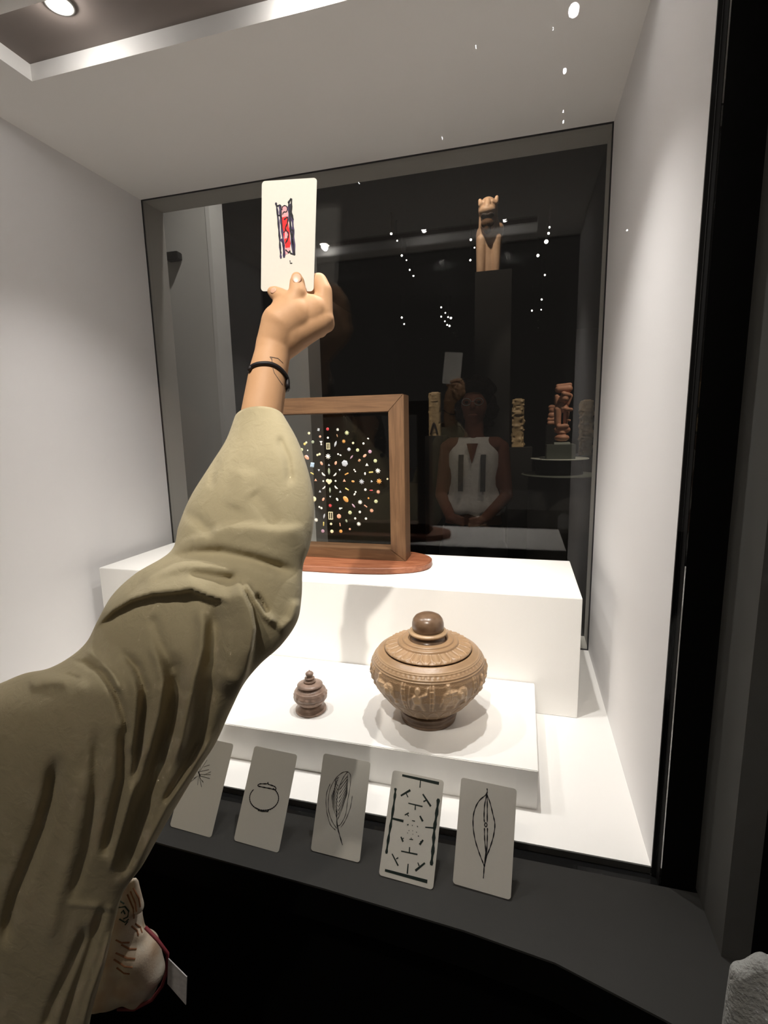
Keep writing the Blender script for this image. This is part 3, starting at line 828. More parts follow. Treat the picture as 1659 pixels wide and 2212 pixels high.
# c5: leaf
c5.ink([cr8([(1188, 318), (1184, 370), (1110, 440), (1066, 540), (1056, 660), (1075, 800), (1115, 930), (1150, 1020), (1160, 1060), (1153, 1168)]),
        cr8([(1184, 370), (1215, 450), (1245, 570), (1262, 660), (1248, 770), (1215, 880), (1180, 970), (1162, 1060)]),
        cr8([(1186, 372), (1165, 480), (1160, 600), (1166, 640)]), cr8([(1188, 372), (1190, 480), (1190, 640)]), cr8([(1164, 690), (1166, 800), (1175, 920), (1162, 1060)]),
        cr8([(1192, 690), (1190, 800), (1182, 940), (1162, 1062)]),
        cr8([(1177 + 11 * math.cos(a * .785), 662 + 18 * math.sin(a * .785)) for a in range(9)])], 'ink', wpx=2.0)
# held card
hk = 0.650 / 0.673
held = Card((-0.3175 * hk, 0.650, Z(0.1879 * hk), -0.0229, -0.0209, -0.0917), 'white card held up in the hand with red and violet figure drawing', None, 0.080 * hk, 0.138 * hk)
def cr1(L): return [(480 + x / 4.097, 360 + y_ / 4.097) for x, y_ in L]
held.patch(cr1([(525, 350), (575, 350), (585, 440), (600, 640), (605, 760), (560, 780), (545, 640), (525, 470)]), 'ink_pink')
held.patch(cr1([(530, 450), (575, 440), (588, 520), (598, 570), (600, 640), (606, 680), (600, 715), (560, 720), (548, 640), (535, 560)]), 'ink_red')
held.patch(cr1([(555, 575), (585, 580), (582, 630), (552, 640)]), 'ink_pink')
held.ink([(cr1([(475, 318), (490, 400), (505, 560), (512, 690), (520, 812)]), 2.6), (cr1([(508, 335), (515, 420), (525, 520), (540, 660), (548, 805)]), 3.0),
          (cr1([(520, 640), (545, 700), (550, 800)]), 3.0), (cr1([(585, 350), (600, 470), (612, 600), (630, 780)]), 3.4), (cr1([(600, 330), (622, 470), (632, 620), (642, 780)]), 3.0)], 'ink_purple')
held.ink([(cr1([(477, 320), (488, 420), (500, 560), (510, 680), (522, 770)]), 1.6), (cr1([(485, 350), (520, 350), (522, 460)]), 1.6), (cr1([(585, 325), (612, 290), (612, 400), (630, 470)]), 2.6),
          (cr1([(590, 330), (600, 420), (605, 560), (622, 650), (640, 775)]), 2.0), (cr1([(610, 560), (628, 570), (620, 640), (630, 700)]), 2.0), (cr1([(495, 430), (525, 450), (530, 560)]), 1.4),
          (cr1([(530, 385), (535, 355), (560, 345), (578, 370), (568, 400), (545, 402), (535, 425)]), 1.2), (cr1([(548, 470), (580, 450), (578, 500), (560, 550), (585, 590), (580, 640), (560, 680)]), 1.6),
          (cr1([(560, 735), (590, 760), (600, 745), (605, 765), (645, 780)]), 1.6), (cr1([(600, 830), (605, 855), (620, 852)]), 1.0), (cr1([(565, 560), (545, 585)]), 1.4)], 'ink')

# ------------------------------------------------------------------ person in olive tunic
per = thing('person', 'person in olive linen tunic reaching up with right arm to hold a card', 'person', (-0.70, 0.34, 0))
def J(px, pz, y, r): return (at(px, pz, y), r)
def chain(js): return [(js[i][0], js[i][1], js[i + 1][0], js[i + 1][1]) for i in range(len(js) - 1)]
arm = []
arm += chain([J(400, 1380, .475, .036), J(430, 1330, .485, .036), J(520, 1170, .524, .033), J(563, 985, .566, .0255), J(565, 900, .588, .0262), J(580, 805, .611, .0245), J(588, 768, .621, .0230), J(594, 745, .628, .0245), J(612, 703, .633, .0290), J(636, 684, .637, .0270)])
arm += [(at(650, 690, .645), (.040, .022, .026), Matrix.Rotation(math.radians(-32), 3, 'Y')), (at(620, 715, .635), (.030, .024, .036), Matrix.Rotation(math.radians(25), 3, 'Y')),
        (at(668, 672, .655), (.026, .016, .020)), (at(640, 660, .645), (.022, .016, .020))]
arm += chain([J(600, 745, .632, .0240), J(645, 715, .640, .0225), J(685, 697, .650, .0185), J(700, 690, .652, .0135)])
arm += chain([J(625, 680, .640, .026), J(682, 664, .6590, .0145), J(697, 676, .652, .0135), J(699, 630, .657, .0116), J(689, 608, .661, .0110), J(664, 612, .6665, .0088), J(638, 622, .6665, .0082)])         # index finger behind the card
arm += chain([J(705, 700, .656, .0112), J(698, 660, .6655, .0092), J(672, 640, .6665, .0088), J(645, 640, .664, .0085)])                                                    # middle finger
arm += chain([J(690, 712, .660, .0110), J(690, 672, .667, .0092), J(660, 662, .666, .0085)])                                                                            # ring finger
arm += chain([J(668, 722, .660, .0100), J(668, 690, .667, .0082), J(645, 680, .664, .0075)])                                                                            # little finger
arm += chain([J(612, 695, .630, .0265), J(633, 662, .6325, .0175), J(643, 634, .6335, .0118), J(642, 610, .6375, .0098), J(641, 600, .6395, .0074)])                      # thumb
arm += chain([J(628, 655, .632, .0130), J(604, 639, .6355, .0103), J(594, 633, .6385, .0088), J(588, 630, .6405, .0068)])                                                # finger tip in front of the card
me_arm = blob_mesh(arm, 0.0013, 22)
sh = at(-60, 1560, .40)
neck = Vector((-0.66, 0.33, 1.33))
me_core = blob_mesh([(Vector((-0.56, 0.35, 1.20)), .04, Vector((-0.64, 0.33, 1.24)), .07), ((-0.66, 0.33, 1.10), (.15, .10, .24)), (neck + Vector((0, 0, -.05)), .055, neck + Vector((0, 0, .06)), .05),
                     ((-0.655, 0.335, 1.49), (.072, .09, .115)), ((-0.655, 0.43, 1.475), (.012, .02, .02)), ((-0.66, 0.33, .86), (.16, .11, .14)),
                     (Vector((-0.73, 0.33, .85)), .085, Vector((-0.73, 0.34, .45)), .055), (Vector((-0.73, 0.34, .45)), .055, Vector((-0.73, 0.32, .08)), .038), (Vector((-0.59, 0.33, .85)), .085, Vector((-0.59, 0.34, .45)), .055),
                     (Vector((-0.59, 0.34, .45)), .055, Vector((-0.59, 0.32, .08)), .038), (Vector((-0.73, 0.30, .035)), .034, Vector((-0.73, 0.46, .03)), .028), (Vector((-0.59, 0.30, .035)), .034, Vector((-0.59, 0.46, .03)), .028),
                     (Vector((-0.80, 0.33, 1.24)), .055, Vector((-0.84, 0.32, .98)), .042), (Vector((-0.84, 0.32, .98)), .042, Vector((-0.82, 0.42, .78)), .03), ((-0.815, 0.45, .72), (.02, .035, .055))], 0.008, 4)
OFF = Matrix.Translation((-0.15, -0.02, 0))
me_core.transform(OFF)
bm = bmesh.new(); bm.from_mesh(me_arm); bm.from_mesh(me_core)
me_body = bpy.data.meshes.new('body'); bm.to_mesh(me_body); bm.free()
me_body.materials.clear()
body = link('body', me_body, 'skin', per, True)
arm_bvh = BVHTree.FromPolygons([v.co for v in me_arm.vertices], [tuple(p.vertices) for p in me_arm.polygons])
def on_arm(px, pz):
    o = Vector((0, 0, ZC)); d = Vector(ray(px, pz)).normalized()
    h = arm_bvh.ray_cast(o, d)
    return h[0], h[1]
def nail(px, pz, rx, ry, ang, label=None):
    p, n = on_arm(px, pz)
    if p is None: return
    q = n.to_track_quat('Z', 'Y').to_matrix()
    tx = Vector(R3[0]); uu = (tx * math.cos(ang) + Vector(R3[1]) * math.sin(ang)); uu = (uu - n * uu.dot(n)).normalized()
    ww = n.cross(uu)
    rot = Matrix((uu, ww, n)).transposed()
    v, f = ellipsoid_data(p - n * 0.0003, (rx, ry, 0.0010), rot, 20, 10)
    py('fingernail', v, f, 'nail', body, True)
nail(641, 601, .0072, .0056, math.pi / 2)
nail(590, 627, .0055, .0042, 2.7)
# tattoo: a thin triangle outline on the wrist
tv, tf = [], []
for st in ([(583, 771), (600, 774), (613, 786)], [(587, 773), (588, 790), (592, 805), (602, 820), (612, 834)], [(583, 771), (588, 779)]):
    P = []
    for i in range(len(st) - 1):
        for j in range(6):
            t = j / 6
            h = on_arm(st[i][0] * (1 - t) + st[i + 1][0] * t, st[i][1] * (1 - t) + st[i + 1][1] * t)
            if h[0] is not None: P.append(h[0] + h[1] * 0.00015)
    if len(P) > 2:
        v, f = tube_data(P, 0.0005, 6)
        k = len(tv); tv += v; tf += [tuple(i + k for i in q) for q in f]
py('tattoo', tv, tf, 'tattoo', body)
# hair and trousers of the reaching person
blob('hair', [((-0.66, 0.315, 1.525), (.086, .10, .10)), ((-0.66, 0.275, 1.42), (.09, .065, .14)), ((-0.70, 0.29, 1.34), (.05, .05, .12)), ((-0.61, 0.28, 1.36), (.05, .05, .10))], 0.008, 'hair', per).data.transform(OFF)
blob('trousers', [((-0.66, 0.33, .86), (.175, .125, .13)), (Vector((-0.73, 0.33, .82)), .10, Vector((-0.73, 0.34, .45)), .075), (Vector((-0.73, 0.34, .45)), .075, Vector((-0.73, 0.32, .08)), .06),
                  (Vector((-0.59, 0.33, .82)), .10, Vector((-0.59, 0.34, .45)), .075), (Vector((-0.59, 0.34, .45)), .075, Vector((-0.59, 0.32, .08)), .06)], 0.01, 'trousers', per).data.transform(OFF)

# the tunic sleeve: a draped tube through measured cross-sections, folds added as relief
ST = [  # left x,y  right x,y  depth, half depth, rise
 (506, 908, 615, 908, .588, .033, 30), (488, 955, 641, 952, .578, .043, 26), (452, 1012, 660, 1002, .563, .053, 22), (412, 1075, 675, 1064, .547, .060, 14),
 (386, 1138, 677, 1130, .532, .064, 8), (372, 1188, 668, 1180, .520, .066, 4), (292, 1240, 653, 1225, .507, .068, 0), (243, 1286, 650, 1288, .492, .070, -4),
 (212, 1340, 640, 1342, .478, .070, -6), (188, 1386, 606, 1392, .466, .071, -8), (150, 1420, 560, 1434, .456, .073, -8), (104, 1444, 524, 1478, .446, .076, -8),
 (56, 1454, 496, 1534, .438, .080, -6), (2, 1476, 466, 1600, .430, .083, -4), (-70, 1505, 426, 1662, .421, .086, -2), (-150, 1550, 386, 1728, .412, .090, 0),
 (-230, 1620, 346, 1796, .404, .092, 0), (-300, 1720, 306, 1868, .397, .094, 0), (-350, 1840, 266, 1925, .391, .096, 0), (-380, 1960, 247, 1988, .386, .097, 0),
 (-390, 2070, 226, 2080, .382, .098, 0), (-390, 2190, 196, 2190, .378, .098, 0), (-390, 2310, 180, 2310, .375, .098, 0), (-390, 2500, 172, 2500, .372, .098, 0), (-390, 2800, 165, 2800, .372, .098, 0)]
ST = np.array(ST, float)
NU, NF, NBK = 330, 210, 60
# arc-length parameter over station centres
cc = np.stack([(ST[:, 0] + ST[:, 2]) / 2, (ST[:, 1] + ST[:, 3]) / 2], 1)
s_ = np.concatenate([[0], np.cumsum(np.hypot(*np.diff(cc, axis=0).T))])
def smooth_interp(x, xp, fp):
    # Catmull-Rom on uneven knots (finite-difference tangents)
    m = np.gradient(fp, xp)
    i = np.clip(np.searchsorted(xp, x) - 1, 0, len(xp) - 2)
    h = xp[i + 1] - xp[i]; t = (x - xp[i]) / h
    return ((2 * t ** 3 - 3 * t ** 2 + 1) * fp[i] + (t ** 3 - 2 * t ** 2 + t) * h * m[i] + (-2 * t ** 3 + 3 * t ** 2) * fp[i + 1] + (t ** 3 - t ** 2) * h * m[i + 1])
uu = np.concatenate([np.linspace(0, s_[-3], NU - 12, endpoint=False), np.linspace(s_[-3], s_[-1], 12)])
SI = np.stack([smooth_interp(uu, s_, ST[:, k]) for k in range(7)], 1)
tf_ = np.linspace(0, np.pi, NF)                       # front half, right -> left
tb_ = np.linspace(np.pi, 2 * np.pi, NBK + 2)[1:-1]
tt = np.concatenate([tf_, tb_])
NV = len(tt)
def unproj(px, pz, y):
    v = np.stack([(px - CX) / FPX, -(pz - CY) / FPX, np.ones_like(px)], -1) @ R3
    v = v * (y / v[..., 1])[..., None]
    return v + np.array([0, 0, ZC])
Lp = unproj(SI[:, 0], SI[:, 1], SI[:, 4]); Rp = unproj(SI[:, 2], SI[:, 3], SI[:, 4])
Cc = (Lp + Rp) / 2; Aa = (Rp - Lp) / 2
view = Cc - np.array([0, 0, ZC]); view /= np.linalg.norm(view, axis=1)[:, None]
rise = SI[:, 6] * 0.00058
Bb = -view * SI[:, 5:6] + np.array(R3[1])[None] * rise[:, None]
ct = np.sign(np.cos(tt)) * np.abs(np.cos(tt)) ** 0.92
G = Cc[:, None] + Aa[:, None] * ct[None, :, None] + Bb[:, None] * np.sin(tt)[None, :, None]
pxy = proj(G.reshape(-1, 3)).reshape(len(uu), NV, 2)
# folds: (points, height toward viewer in m, width on the left of travel, width on the right, both in photo px)
FOLDS = [
 ([(200, 1362), (213, 1345), (243, 1318), (282, 1295), (330, 1281), (373, 1278), (412, 1272), (451, 1287), (500, 1299)], .017, 34, 5),
 ([(321, 1233), (369, 1205), (417, 1194), (477, 1194), (542, 1207), (608, 1229), (650, 1240)], -.0085, 12, 13),
 ([(290, 1262), (340, 1237), (400, 1222), (460, 1226), (520, 1238)], .006, 12, 14),
 ([(405, 1238), (460, 1247), (515, 1252)], -.004, 9, 9),
 ([(378, 1178), (434, 1160), (490, 1139), (542, 1139), (600, 1146), (668, 1140)], .005, 7, 30),
 ([(380, 1095), (430, 1125), (465, 1160)], -.004, 12, 12),
 ([(508, 1246), (525, 1281), (542, 1316), (549, 1359), (543, 1402), (530, 1459), (505, 1515)], .020, 4, 55),
 ([(551, 1283), (564, 1297), (580, 1326)], -.010, 4, 5),
 ([(522, 1252), (550, 1296), (572, 1330), (600, 1352)], .008, 8, 7),
 ([(600, 1365), (630, 1340), (645, 1295)], .006, 12, 12),
 ([(425, 1296), (438, 1346), (435, 1402), (418, 1468), (400, 1554), (392, 1600), (372, 1660)], .0095, 12, 12),
 ([(460, 1298), (466, 1359), (458, 1468), (436, 1563), (410, 1640)], -.0085, 15, 15),
 ([(372, 1400), (380, 1446), (382, 1489), (369, 1554), (350, 1620), (325, 1698), (300, 1770), (272, 1850), (255, 1915)], -.020, 19, 21),
 ([(326, 1325), (345, 1385), (362, 1420), (376, 1460)], -.0045, 11, 11),
 ([(318, 1380), (338, 1420), (352, 1470), (345, 1540), (330, 1600), (318, 1660)], .006, 9, 9),
 ([(256, 1398), (295, 1442), (313, 1489), (312, 1530), (304, 1580), (296, 1650), (284, 1720)], -.012, 9, 9),
 ([(285, 1450), (293, 1500), (290, 1570), (276, 1640)], .005, 8, 8),
 ([(165, 1416), (226, 1455), (258, 1511), (276, 1576), (280, 1610)], -.0075, 5, 7),
 ([(148, 1420), (208, 1446), (250, 1498), (262, 1540)], -.005, 4, 5),
 ([(180, 1400), (215, 1425), (245, 1462), (262, 1500)], .004, 8, 6),
 ([(140, 1455), (160, 1462), (172, 1468)], -.003, 4, 4),
 ([(265, 1560), (268, 1620), (266, 1680), (252, 1740), (238, 1800), (222, 1860)], -.012, 11, 12),
 ([(300, 1640), (284, 1720), (262, 1800), (235, 1890)], .005, 7, 7),
 ([(128, 1620), (120, 1660), (111, 1720), (93, 1785), (60, 1871), (36, 1931), (20, 1990), (10, 2060)], -.016, 14, 16),
 ([(208, 1560), (208, 1606), (205, 1720), (190, 1830), (168, 1900), (150, 1955)], -.006, 10, 10),
 ([(176, 1650), (170, 1760), (148, 1860), (120, 1960), (100, 2060)], .006, 18, 18),
 ([(235, 1940), (217, 1977), (193, 2052), (165, 2130), (140, 2212), (120, 2300)], -.010, 10, 10),
 ([(190, 1990), (181, 2022), (157, 2082), (114, 2172), (90, 2240)], -.010, 12, 12),
 ([(245, 2000), (222, 2080), (196, 2150), (175, 2230)], .006, 8, 8),
 ([(140, 1956), (200, 1960), (252, 1967)], .0028, 12, 2),
 ([(470, 1575), (420, 1660), (366, 1736), (320, 1822), (290, 1880)], .006, 8, 10),
 ([(440, 1590), (400, 1660), (350, 1740)], -.006, 7, 7),
 ([(60, 1480), (110, 1470), (150, 1470)], .004, 14, 14),
 ([(600, 940), (622, 990), (630, 1050)], -.003, 8, 10),
 ([(470, 985), (458, 1030), (455, 1055)], -.003, 8, 8),
 ([(545, 1060), (575, 1100), (600, 1140)], -.0025, 16, 16),
 ([(530, 1010), (520, 1060), (500, 1100)], .003, 22, 22)]
H = np.zeros(pxy.shape[:2])
for pts, A, wl, wr in FOLDS:
    P = np.array(pts, float)
    sg = np.concatenate([[0], np.cumsum(np.hypot(*np.diff(P, axis=0).T))]); tot = sg[-1]
    lo = P.min(0) - 130; hi = P.max(0) + 130
    msk = ((pxy > lo) & (pxy < hi)).all(-1)
    msk[:, NF:] = False
    Q = pxy[msk]
    if len(Q) == 0: continue
    best = np.full(len(Q), 1e9); sd = np.zeros(len(Q)); par = np.zeros(len(Q))
    for i in range(len(P) - 1):
        d = P[i + 1] - P[i]; Ln = np.hypot(*d)
        t = np.clip(((Q - P[i]) @ d) / Ln ** 2, 0, 1)
        e = Q - P[i] - t[:, None] * d
        dist = np.hypot(e[:, 0], e[:, 1])
        side = d[0] * e[:, 1] - d[1] * e[:, 0]      # >0: right of travel (y down)
        up_ = dist < best
        best[up_] = dist[up_]; sd[up_] = np.sign(side[up_]); par[up_] = (sg[i] + t * Ln)[up_] / tot
    wd = np.where(sd > 0, wr, wl)
    prof = np.exp(-(best / wd) ** 2)
    ends = np.clip(np.minimum(par, 1 - par) / 0.16, 0, 1); ends = ends * ends * (3 - 2 * ends)
    H[msk] += 1.5 * A * prof * ends
# the hanging underside of the elbow drape falls back from the front cloth
fade = np.ones((len(uu), NV)); fade[:, :NF] = np.clip(np.sin(tf_) / 0.28, 0, 1)[None]; fade[:, NF:] = 0
H *= fade
vd = (G - np.array([0, 0, ZC])); vd /= np.linalg.norm(vd, axis=2)[..., None]
G = G - vd * H[..., None]
V = G.reshape(-1, 3)
F = []
for i in range(len(uu) - 1):
    r0 = i * NV
    for k in range(NV):
        l = (k + 1) % NV
        F.append((r0 + k, r0 + l, r0 + NV + l, r0 + NV + k))
# turned-in cuff so the opening has thickness
tun_me = bpy.data.meshes.new('tunic')
tun_me.from_pydata(V.tolist(), [], F)
bm = bmesh.new(); bm.from_mesh(tun_me); bmesh.ops.recalc_face_normals(bm, faces=bm.faces[:]); bm.to_mesh(tun_me); bm.free()
tunic = link('tunic', tun_me, 'cloth', per, True)
sm = tunic.modifiers.new('smooth', 'SMOOTH'); sm.factor = 0.5; sm.iterations = 1
so = tunic.modifiers.new('thickness', 'SOLIDIFY'); so.thickness = 0.0014; so.offset = -1
# the rest of the tunic over the off-frame shoulder and chest
blob('tunic_yoke', [(Vector((-0.60, 0.34, 1.20)), .05, Vector((-0.66, 0.33, 1.25)), .085), ((-0.66, 0.33, 1.10), (.18, .125, .26)), ((-0.66, 0.33, .88), (.185, .135, .16)),
                    (Vector((-0.80, 0.33, 1.25)), .066, Vector((-0.84, 0.32, 1.0)), .06)], 0.008, 'cloth', per).data.transform(OFF)

# hair tie on the wrist
ring = []
front = [(541, 800), (546, 793), (556, 788), (570, 786), (584, 787), (598, 793), (610, 804), (618, 818), (622, 832)]
for q in front:
    h = on_arm(*q)
    pnt = h[0] + h[1] * 0.0016 if h[0] is not None else at(q[0], q[1], .609)
    ring.append(pnt)
back = [(621, 842, .616), (612, 842, .632), (595, 832, .640), (572, 818, .636), (552, 810, .626), (543, 806, .614)]
for q in back: ring.append(at(*q))
# smooth closed loop
rp = np.array([list(p) for p in ring]); n = len(rp)
sm_pts = []
for i in range(n):
    p0, p1, p2, p3 = rp[(i - 1) % n], rp[i], rp[(i + 1) % n], rp[(i + 2) % n]
    for j in range(6):
        t = j / 6
        sm_pts.append(Vector(0.5 * ((2 * p1) + (p2 - p0) * t + (2 * p0 - 5 * p1 + 4 * p2 - p3) * t * t + (-p0 + 3 * p1 - 3 * p2 + p3) * t ** 3)))
tag(tube('hair_tie', sm_pts, 0.0026, 'tie', None, 10, True), 'thin black elastic hair tie worn around the reaching wrist', 'hair tie')

# ------------------------------------------------------------------ printed pouch by the person's hip
PYD = 0.47
def pp(px, pz, y=PYD): return at(px, pz, y)
pouch = thing('pouch', 'cream cloth pouch with rust print and red piping hanging below the olive tunic', 'pouch', pp(270, 2180))
kk = 0.00048
blob('pouch_body', [(pp(270, 1900), .010, pp(262, 1990), .027), (pp(262, 1990), .027, pp(245, 2085), .048), (pp(300, 2020), .008, pp(310, 2085), .021), (pp(235, 2090), .048, pp(290, 2100), .033), (pp(292, 1900), .004, pp(298, 1960), .0085), (pp(300, 2060), .028, pp(322, 2098), .021), (pp(320, 2095), .021, pp(300, 2128), .025)], 0.003, 'pouch', pouch, 8)
tube('piping', [pp(314, 2003, .455), pp(340, 2030, .452), pp(362, 2060, .452), pp(360, 2100, .452), pp(350, 2130, .452), pp(328, 2160, .452), pp(290, 2180, .452), pp(255, 2180, .455)], 0.0022, 'piping', pouch)
tg = [pp(364, 2070, .45), pp(404, 2110, .45), pp(402, 2170, .45), pp(362, 2124, .45)]
nn = (tg[1] - tg[0]).cross(tg[3] - tg[0]).normalized() * 0.0006
py('tag', [q + nn for q in tg] + [q - nn for q in tg], [(0, 1, 2, 3), (4, 5, 6, 7), (0, 1, 5, 4), (1, 2, 6, 5), (2, 3, 7, 6), (3, 0, 4, 7)], 'tag', pouch)
dg = bpy.context.evaluated_depsgraph_get()
pb = [o for o in C.objects if o.name.startswith('pouch_body')][0]
pbv = BVHTree.FromPolygons([v.co for v in pb.data.vertices], [tuple(p.vertices) for p in pb.data.polygons])
pv, pf = [], []
for st in ([(258, 1945), (268, 1952)], [(255, 1960), (270, 1958), (278, 1968), (276, 1980), (266, 1985)], [(262, 1972), (266, 1966), (270, 1974)], [(258, 1985), (270, 1992), (278, 1985)], [(270, 1998), (276, 1990)]):
    P = []
    for q in st:
        d = Vector(ray(*q)).normalized(); h = pbv.ray_cast(Vector((0, 0, ZC)), d)
        if h[0] is not None: P.append(h[0])
    if len(P) > 1:
        v, f = tube_data(P, 0.001, 6); k = len(pv); pv += v; pf += [tuple(i + k for i in q) for q in f]
if pv: py('green_motif', pv, pf, 'pouch_print', pouch)
pv, pf = [], []
RUST = [[(282, 1925), (292, 1950), (296, 1975)], [(275, 1932), (288, 1962), (290, 1990)], [(288, 1918), (300, 1940), (304, 1965)], [(262, 2040), (280, 2050), (300, 2050)], [(250, 2058), (275, 2070), (298, 2072)],
        [(246, 2072), (270, 2088), (292, 2090)], [(250, 2030), (262, 2036), (285, 2036)], [(252, 2090), (268, 2102), (284, 2104)], [(284, 2000), (296, 2010), (300, 2024)], [(292, 1995), (303, 2003), (308, 2018)]]
for st in RUST:
    P = []
    for i in range(len(st) - 1):
        for j in range(4):
            tq = j / 4
            d = Vector(ray(st[i][0] * (1 - tq) + st[i + 1][0] * tq, st[i][1] * (1 - tq) + st[i + 1][1] * tq)).normalized()
            h = pbv.ray_cast(Vector((0, 0, ZC)), d)
            if h[0] is not None: P.append(h[0])
    if len(P) > 2:
        v, f = tube_data(P, 0.0011, 6); k = len(pv); pv += v; pf += [tuple(i + k for i in q) for q in f]
if pv: py('rust_motif', pv, pf, 'rust_print', pouch)

# ------------------------------------------------------------------ visitor in grey sweater, lower right
vis = thing('person', 'visitor in fuzzy grey sweater, only a sleeve showing at lower right corner', 'person', (0.64, 0.24, 0))
e0 = at(1700, 2190, .40) + Vector((.03, 0, -.01))
VX, VY = 0.64, 0.24
def GV(x, y, z): return Vector((VX + x, VY + y, z))
hip = GV(-.16, .06, 0.93)
blob('body', [(GV(0, 0, 1.16), (.15, .10, .22)), (GV(0, 0, .90), (.15, .11, .16)), (GV(0, 0, 1.36), .05, GV(0, 0, 1.46), .048), (GV(0, .01, 1.56), (.072, .09, .115)), (GV(0, .105, 1.555), (.012, .018, .02)),
              (GV(-.14, 0, 1.24), .045, e0 + Vector((.03, 0, 0)), .025), (e0 + Vector((.03, 0, 0)), .025, hip, .024), (hip, .024, hip + Vector((.03, .03, -.04)), .02),
              (GV(.14, 0, 1.28), .045, GV(.20, .02, 1.0), .032), (GV(.20, .02, 1.0), .03, GV(.18, .14, .80), .024), (GV(.18, .15, .78), (.02, .03, .045)),
              (GV(.075, 0, .85), .085, GV(.075, 0, .08), .045), (GV(-.075, 0, .85), .085, GV(-.075, 0, .08), .045), (GV(-.075, -.02, .035), .034, GV(-.08, .13, .03), .028), (GV(.075, -.02, .035), .034, GV(.08, .13, .03), .028)], 0.008, 'skin', vis)
blob('sweater', [(GV(0, 0, 1.15), (.17, .12, .23)), (GV(0, 0, .95), (.175, .125, .12)), (GV(-.13, 0, 1.24), .065, e0 + Vector((.02, 0, .004)), .048), (e0 + Vector((.01, 0, 0)), .046, hip, .042),
                 (GV(.13, 0, 1.28), .065, GV(.20, .02, 1.0), .05), (GV(.20, .02, 1.0), .05, GV(.18, .13, .82), .038),
                 (at(1680, 2125, .40), .018, at(1672, 2230, .40), .030), (at(1598, 2104, .40), .006, at(1650, 2086, .40), .009), (at(1604, 2105, .40), .009, at(1615, 2240, .40), .018)], 0.003, 'sweater', vis, 3)
blob('trousers', [(GV(0, 0, .86), (.165, .125, .12)), (GV(.075, 0, .82), .10, GV(.075, 0, .08), .06), (GV(-.075, 0, .82), .10, GV(-.075, 0, .08), .06)], 0.01, 'trousers', vis)
blob('hair', [(GV(0, -.01, 1.595), (.085, .10, .10)), (GV(0, -.04, 1.50), (.085, .06, .10))], 0.009, 'hair', vis)

# ------------------------------------------------------------------ far gallery: sculptures
def carved(name, label, px0, px1, pz0, pz1, y, m, seed, amp=0.006, depth=0.7, group=None, taper=0.0, bumps=90):
    a = at(px0, pz0, y); b = at(px1, pz1, y)
    h = a.z - b.z; rx = (b.x - a.x) / 2; cx_ = (a.x + b.x) / 2; z0 = b.z
    r = np.random.default_rng(seed)
    th = np.linspace(0, 2 * np.pi, 80, endpoint=False); zz = np.linspace(0, 1, 110)
    T, Zr = np.meshgrid(th, zz)
    e = 0.55
    X = np.sign(np.cos(T)) * np.abs(np.cos(T)) ** e; Y = np.sign(np.sin(T)) * np.abs(np.sin(T)) ** e
    D = np.zeros_like(T)
    for _ in range(bumps):
        t0 = r.uniform(0, 2 * np.pi); z_ = r.uniform(0.03, 0.97); wt = r.uniform(.12, .4); wz = r.uniform(.012, .045); s = r.choice([-1, 1, 1])
        dt = np.angle(np.exp(1j * (T - t0)))
        D += s * amp * np.exp(-(dt / wt) ** 2 - ((Zr - z_) / wz) ** 2)
    D = np.clip(D, -1.3 * amp, 1.6 * amp)
    k = (1 - taper * Zr) * np.clip((1 - Zr) / 0.02, 0.55, 1)
    V = np.stack([cx_ + X * (rx * k + D), y + rx * depth + Y * (rx * depth * k + D), z0 + Zr * h], -1).reshape(-1, 3)
    f = []
    n = len(th)
    for i in range(len(zz) - 1):
        for q in range(n):
            l = (q + 1) % n
            f.append((i * n + q, i * n + l, (i + 1) * n + l, (i + 1) * n + q))
    f.append(tuple(range(n))); f.append(tuple(range((len(zz) - 1) * n, len(zz) * n)))
    o = py(name, V, f, m, None, True)
    tag(o, label, 'sculpture', group)
    return cx_, y + rx * depth, z0, rx, h

def dark_plinth(label, px0, px1, pztop, y, dpt, m='gal_dark'):
    a = at(px0, pztop, y); b = at(px1, pztop, y)
    return tag(box('dark_plinth', a.x, b.x, y - 0.02, y + dpt, 0, a.z, m, bevel=0.002), label, 'plinth')

# lion on a tall column
ly = 3.4
LS = 1.478
lb = at(1053, 597, ly); lx, lz = lb.x, lb.z
lion = thing('lion_sculpture', 'pale carved roaring lion statuette standing high on tall dark column', 'sculpture', lb)
def LV(x, y, z): return Vector((lx + x, ly + y, lz + z))        # modelled small, scaled about the base below
lionb = blob('body', [(LV(0.003, 0.03, .02), .046, LV(0.004, 0.03, .17), .056), (LV(0.004, .01, .17), .045, LV(0, 0, .24), .038), (LV(-.028, -.012, .0), .017, LV(-.026, -.012, .14), .022), (LV(.034, -.004, .0), .017, LV(.034, -.006, .14), .024),
                      ((lx, ly - .01, lz + .255), (.040, .045, .048)), ((lx - .001, ly - .045, lz + .238), (.033, .030, .022)), (LV(-.030, 0, .285), .012, LV(-.034, 0, .298), .008), (LV(.030, 0, .285), .012, LV(.034, 0, .302), .008),
                      (LV(0, -.045, .275), .012, LV(0, -.062, .248), .012), (LV(-.018, -.042, .272), .009, LV(-.03, -.035, .268), .008), (LV(.018, -.042, .272), .009, LV(.03, -.035, .268), .008),
                      ((lx + .001, ly - .035, lz + .188), (.030, .030, .028)), ((lx + .03, ly + .03, lz + .19), (.035, .04, .03))], 0.0026, 'ivory', lion, 3)
blob('mouth', [((lx, ly - .055, lz + .214), (.027, .02, .0085)), ((lx - .012, ly - .055, lz + .217), (.014, .02, .009)), ((lx + .014, ly - .055, lz + .217), (.014, .02, .009))], 0.002, 'mouth', lion, 2)
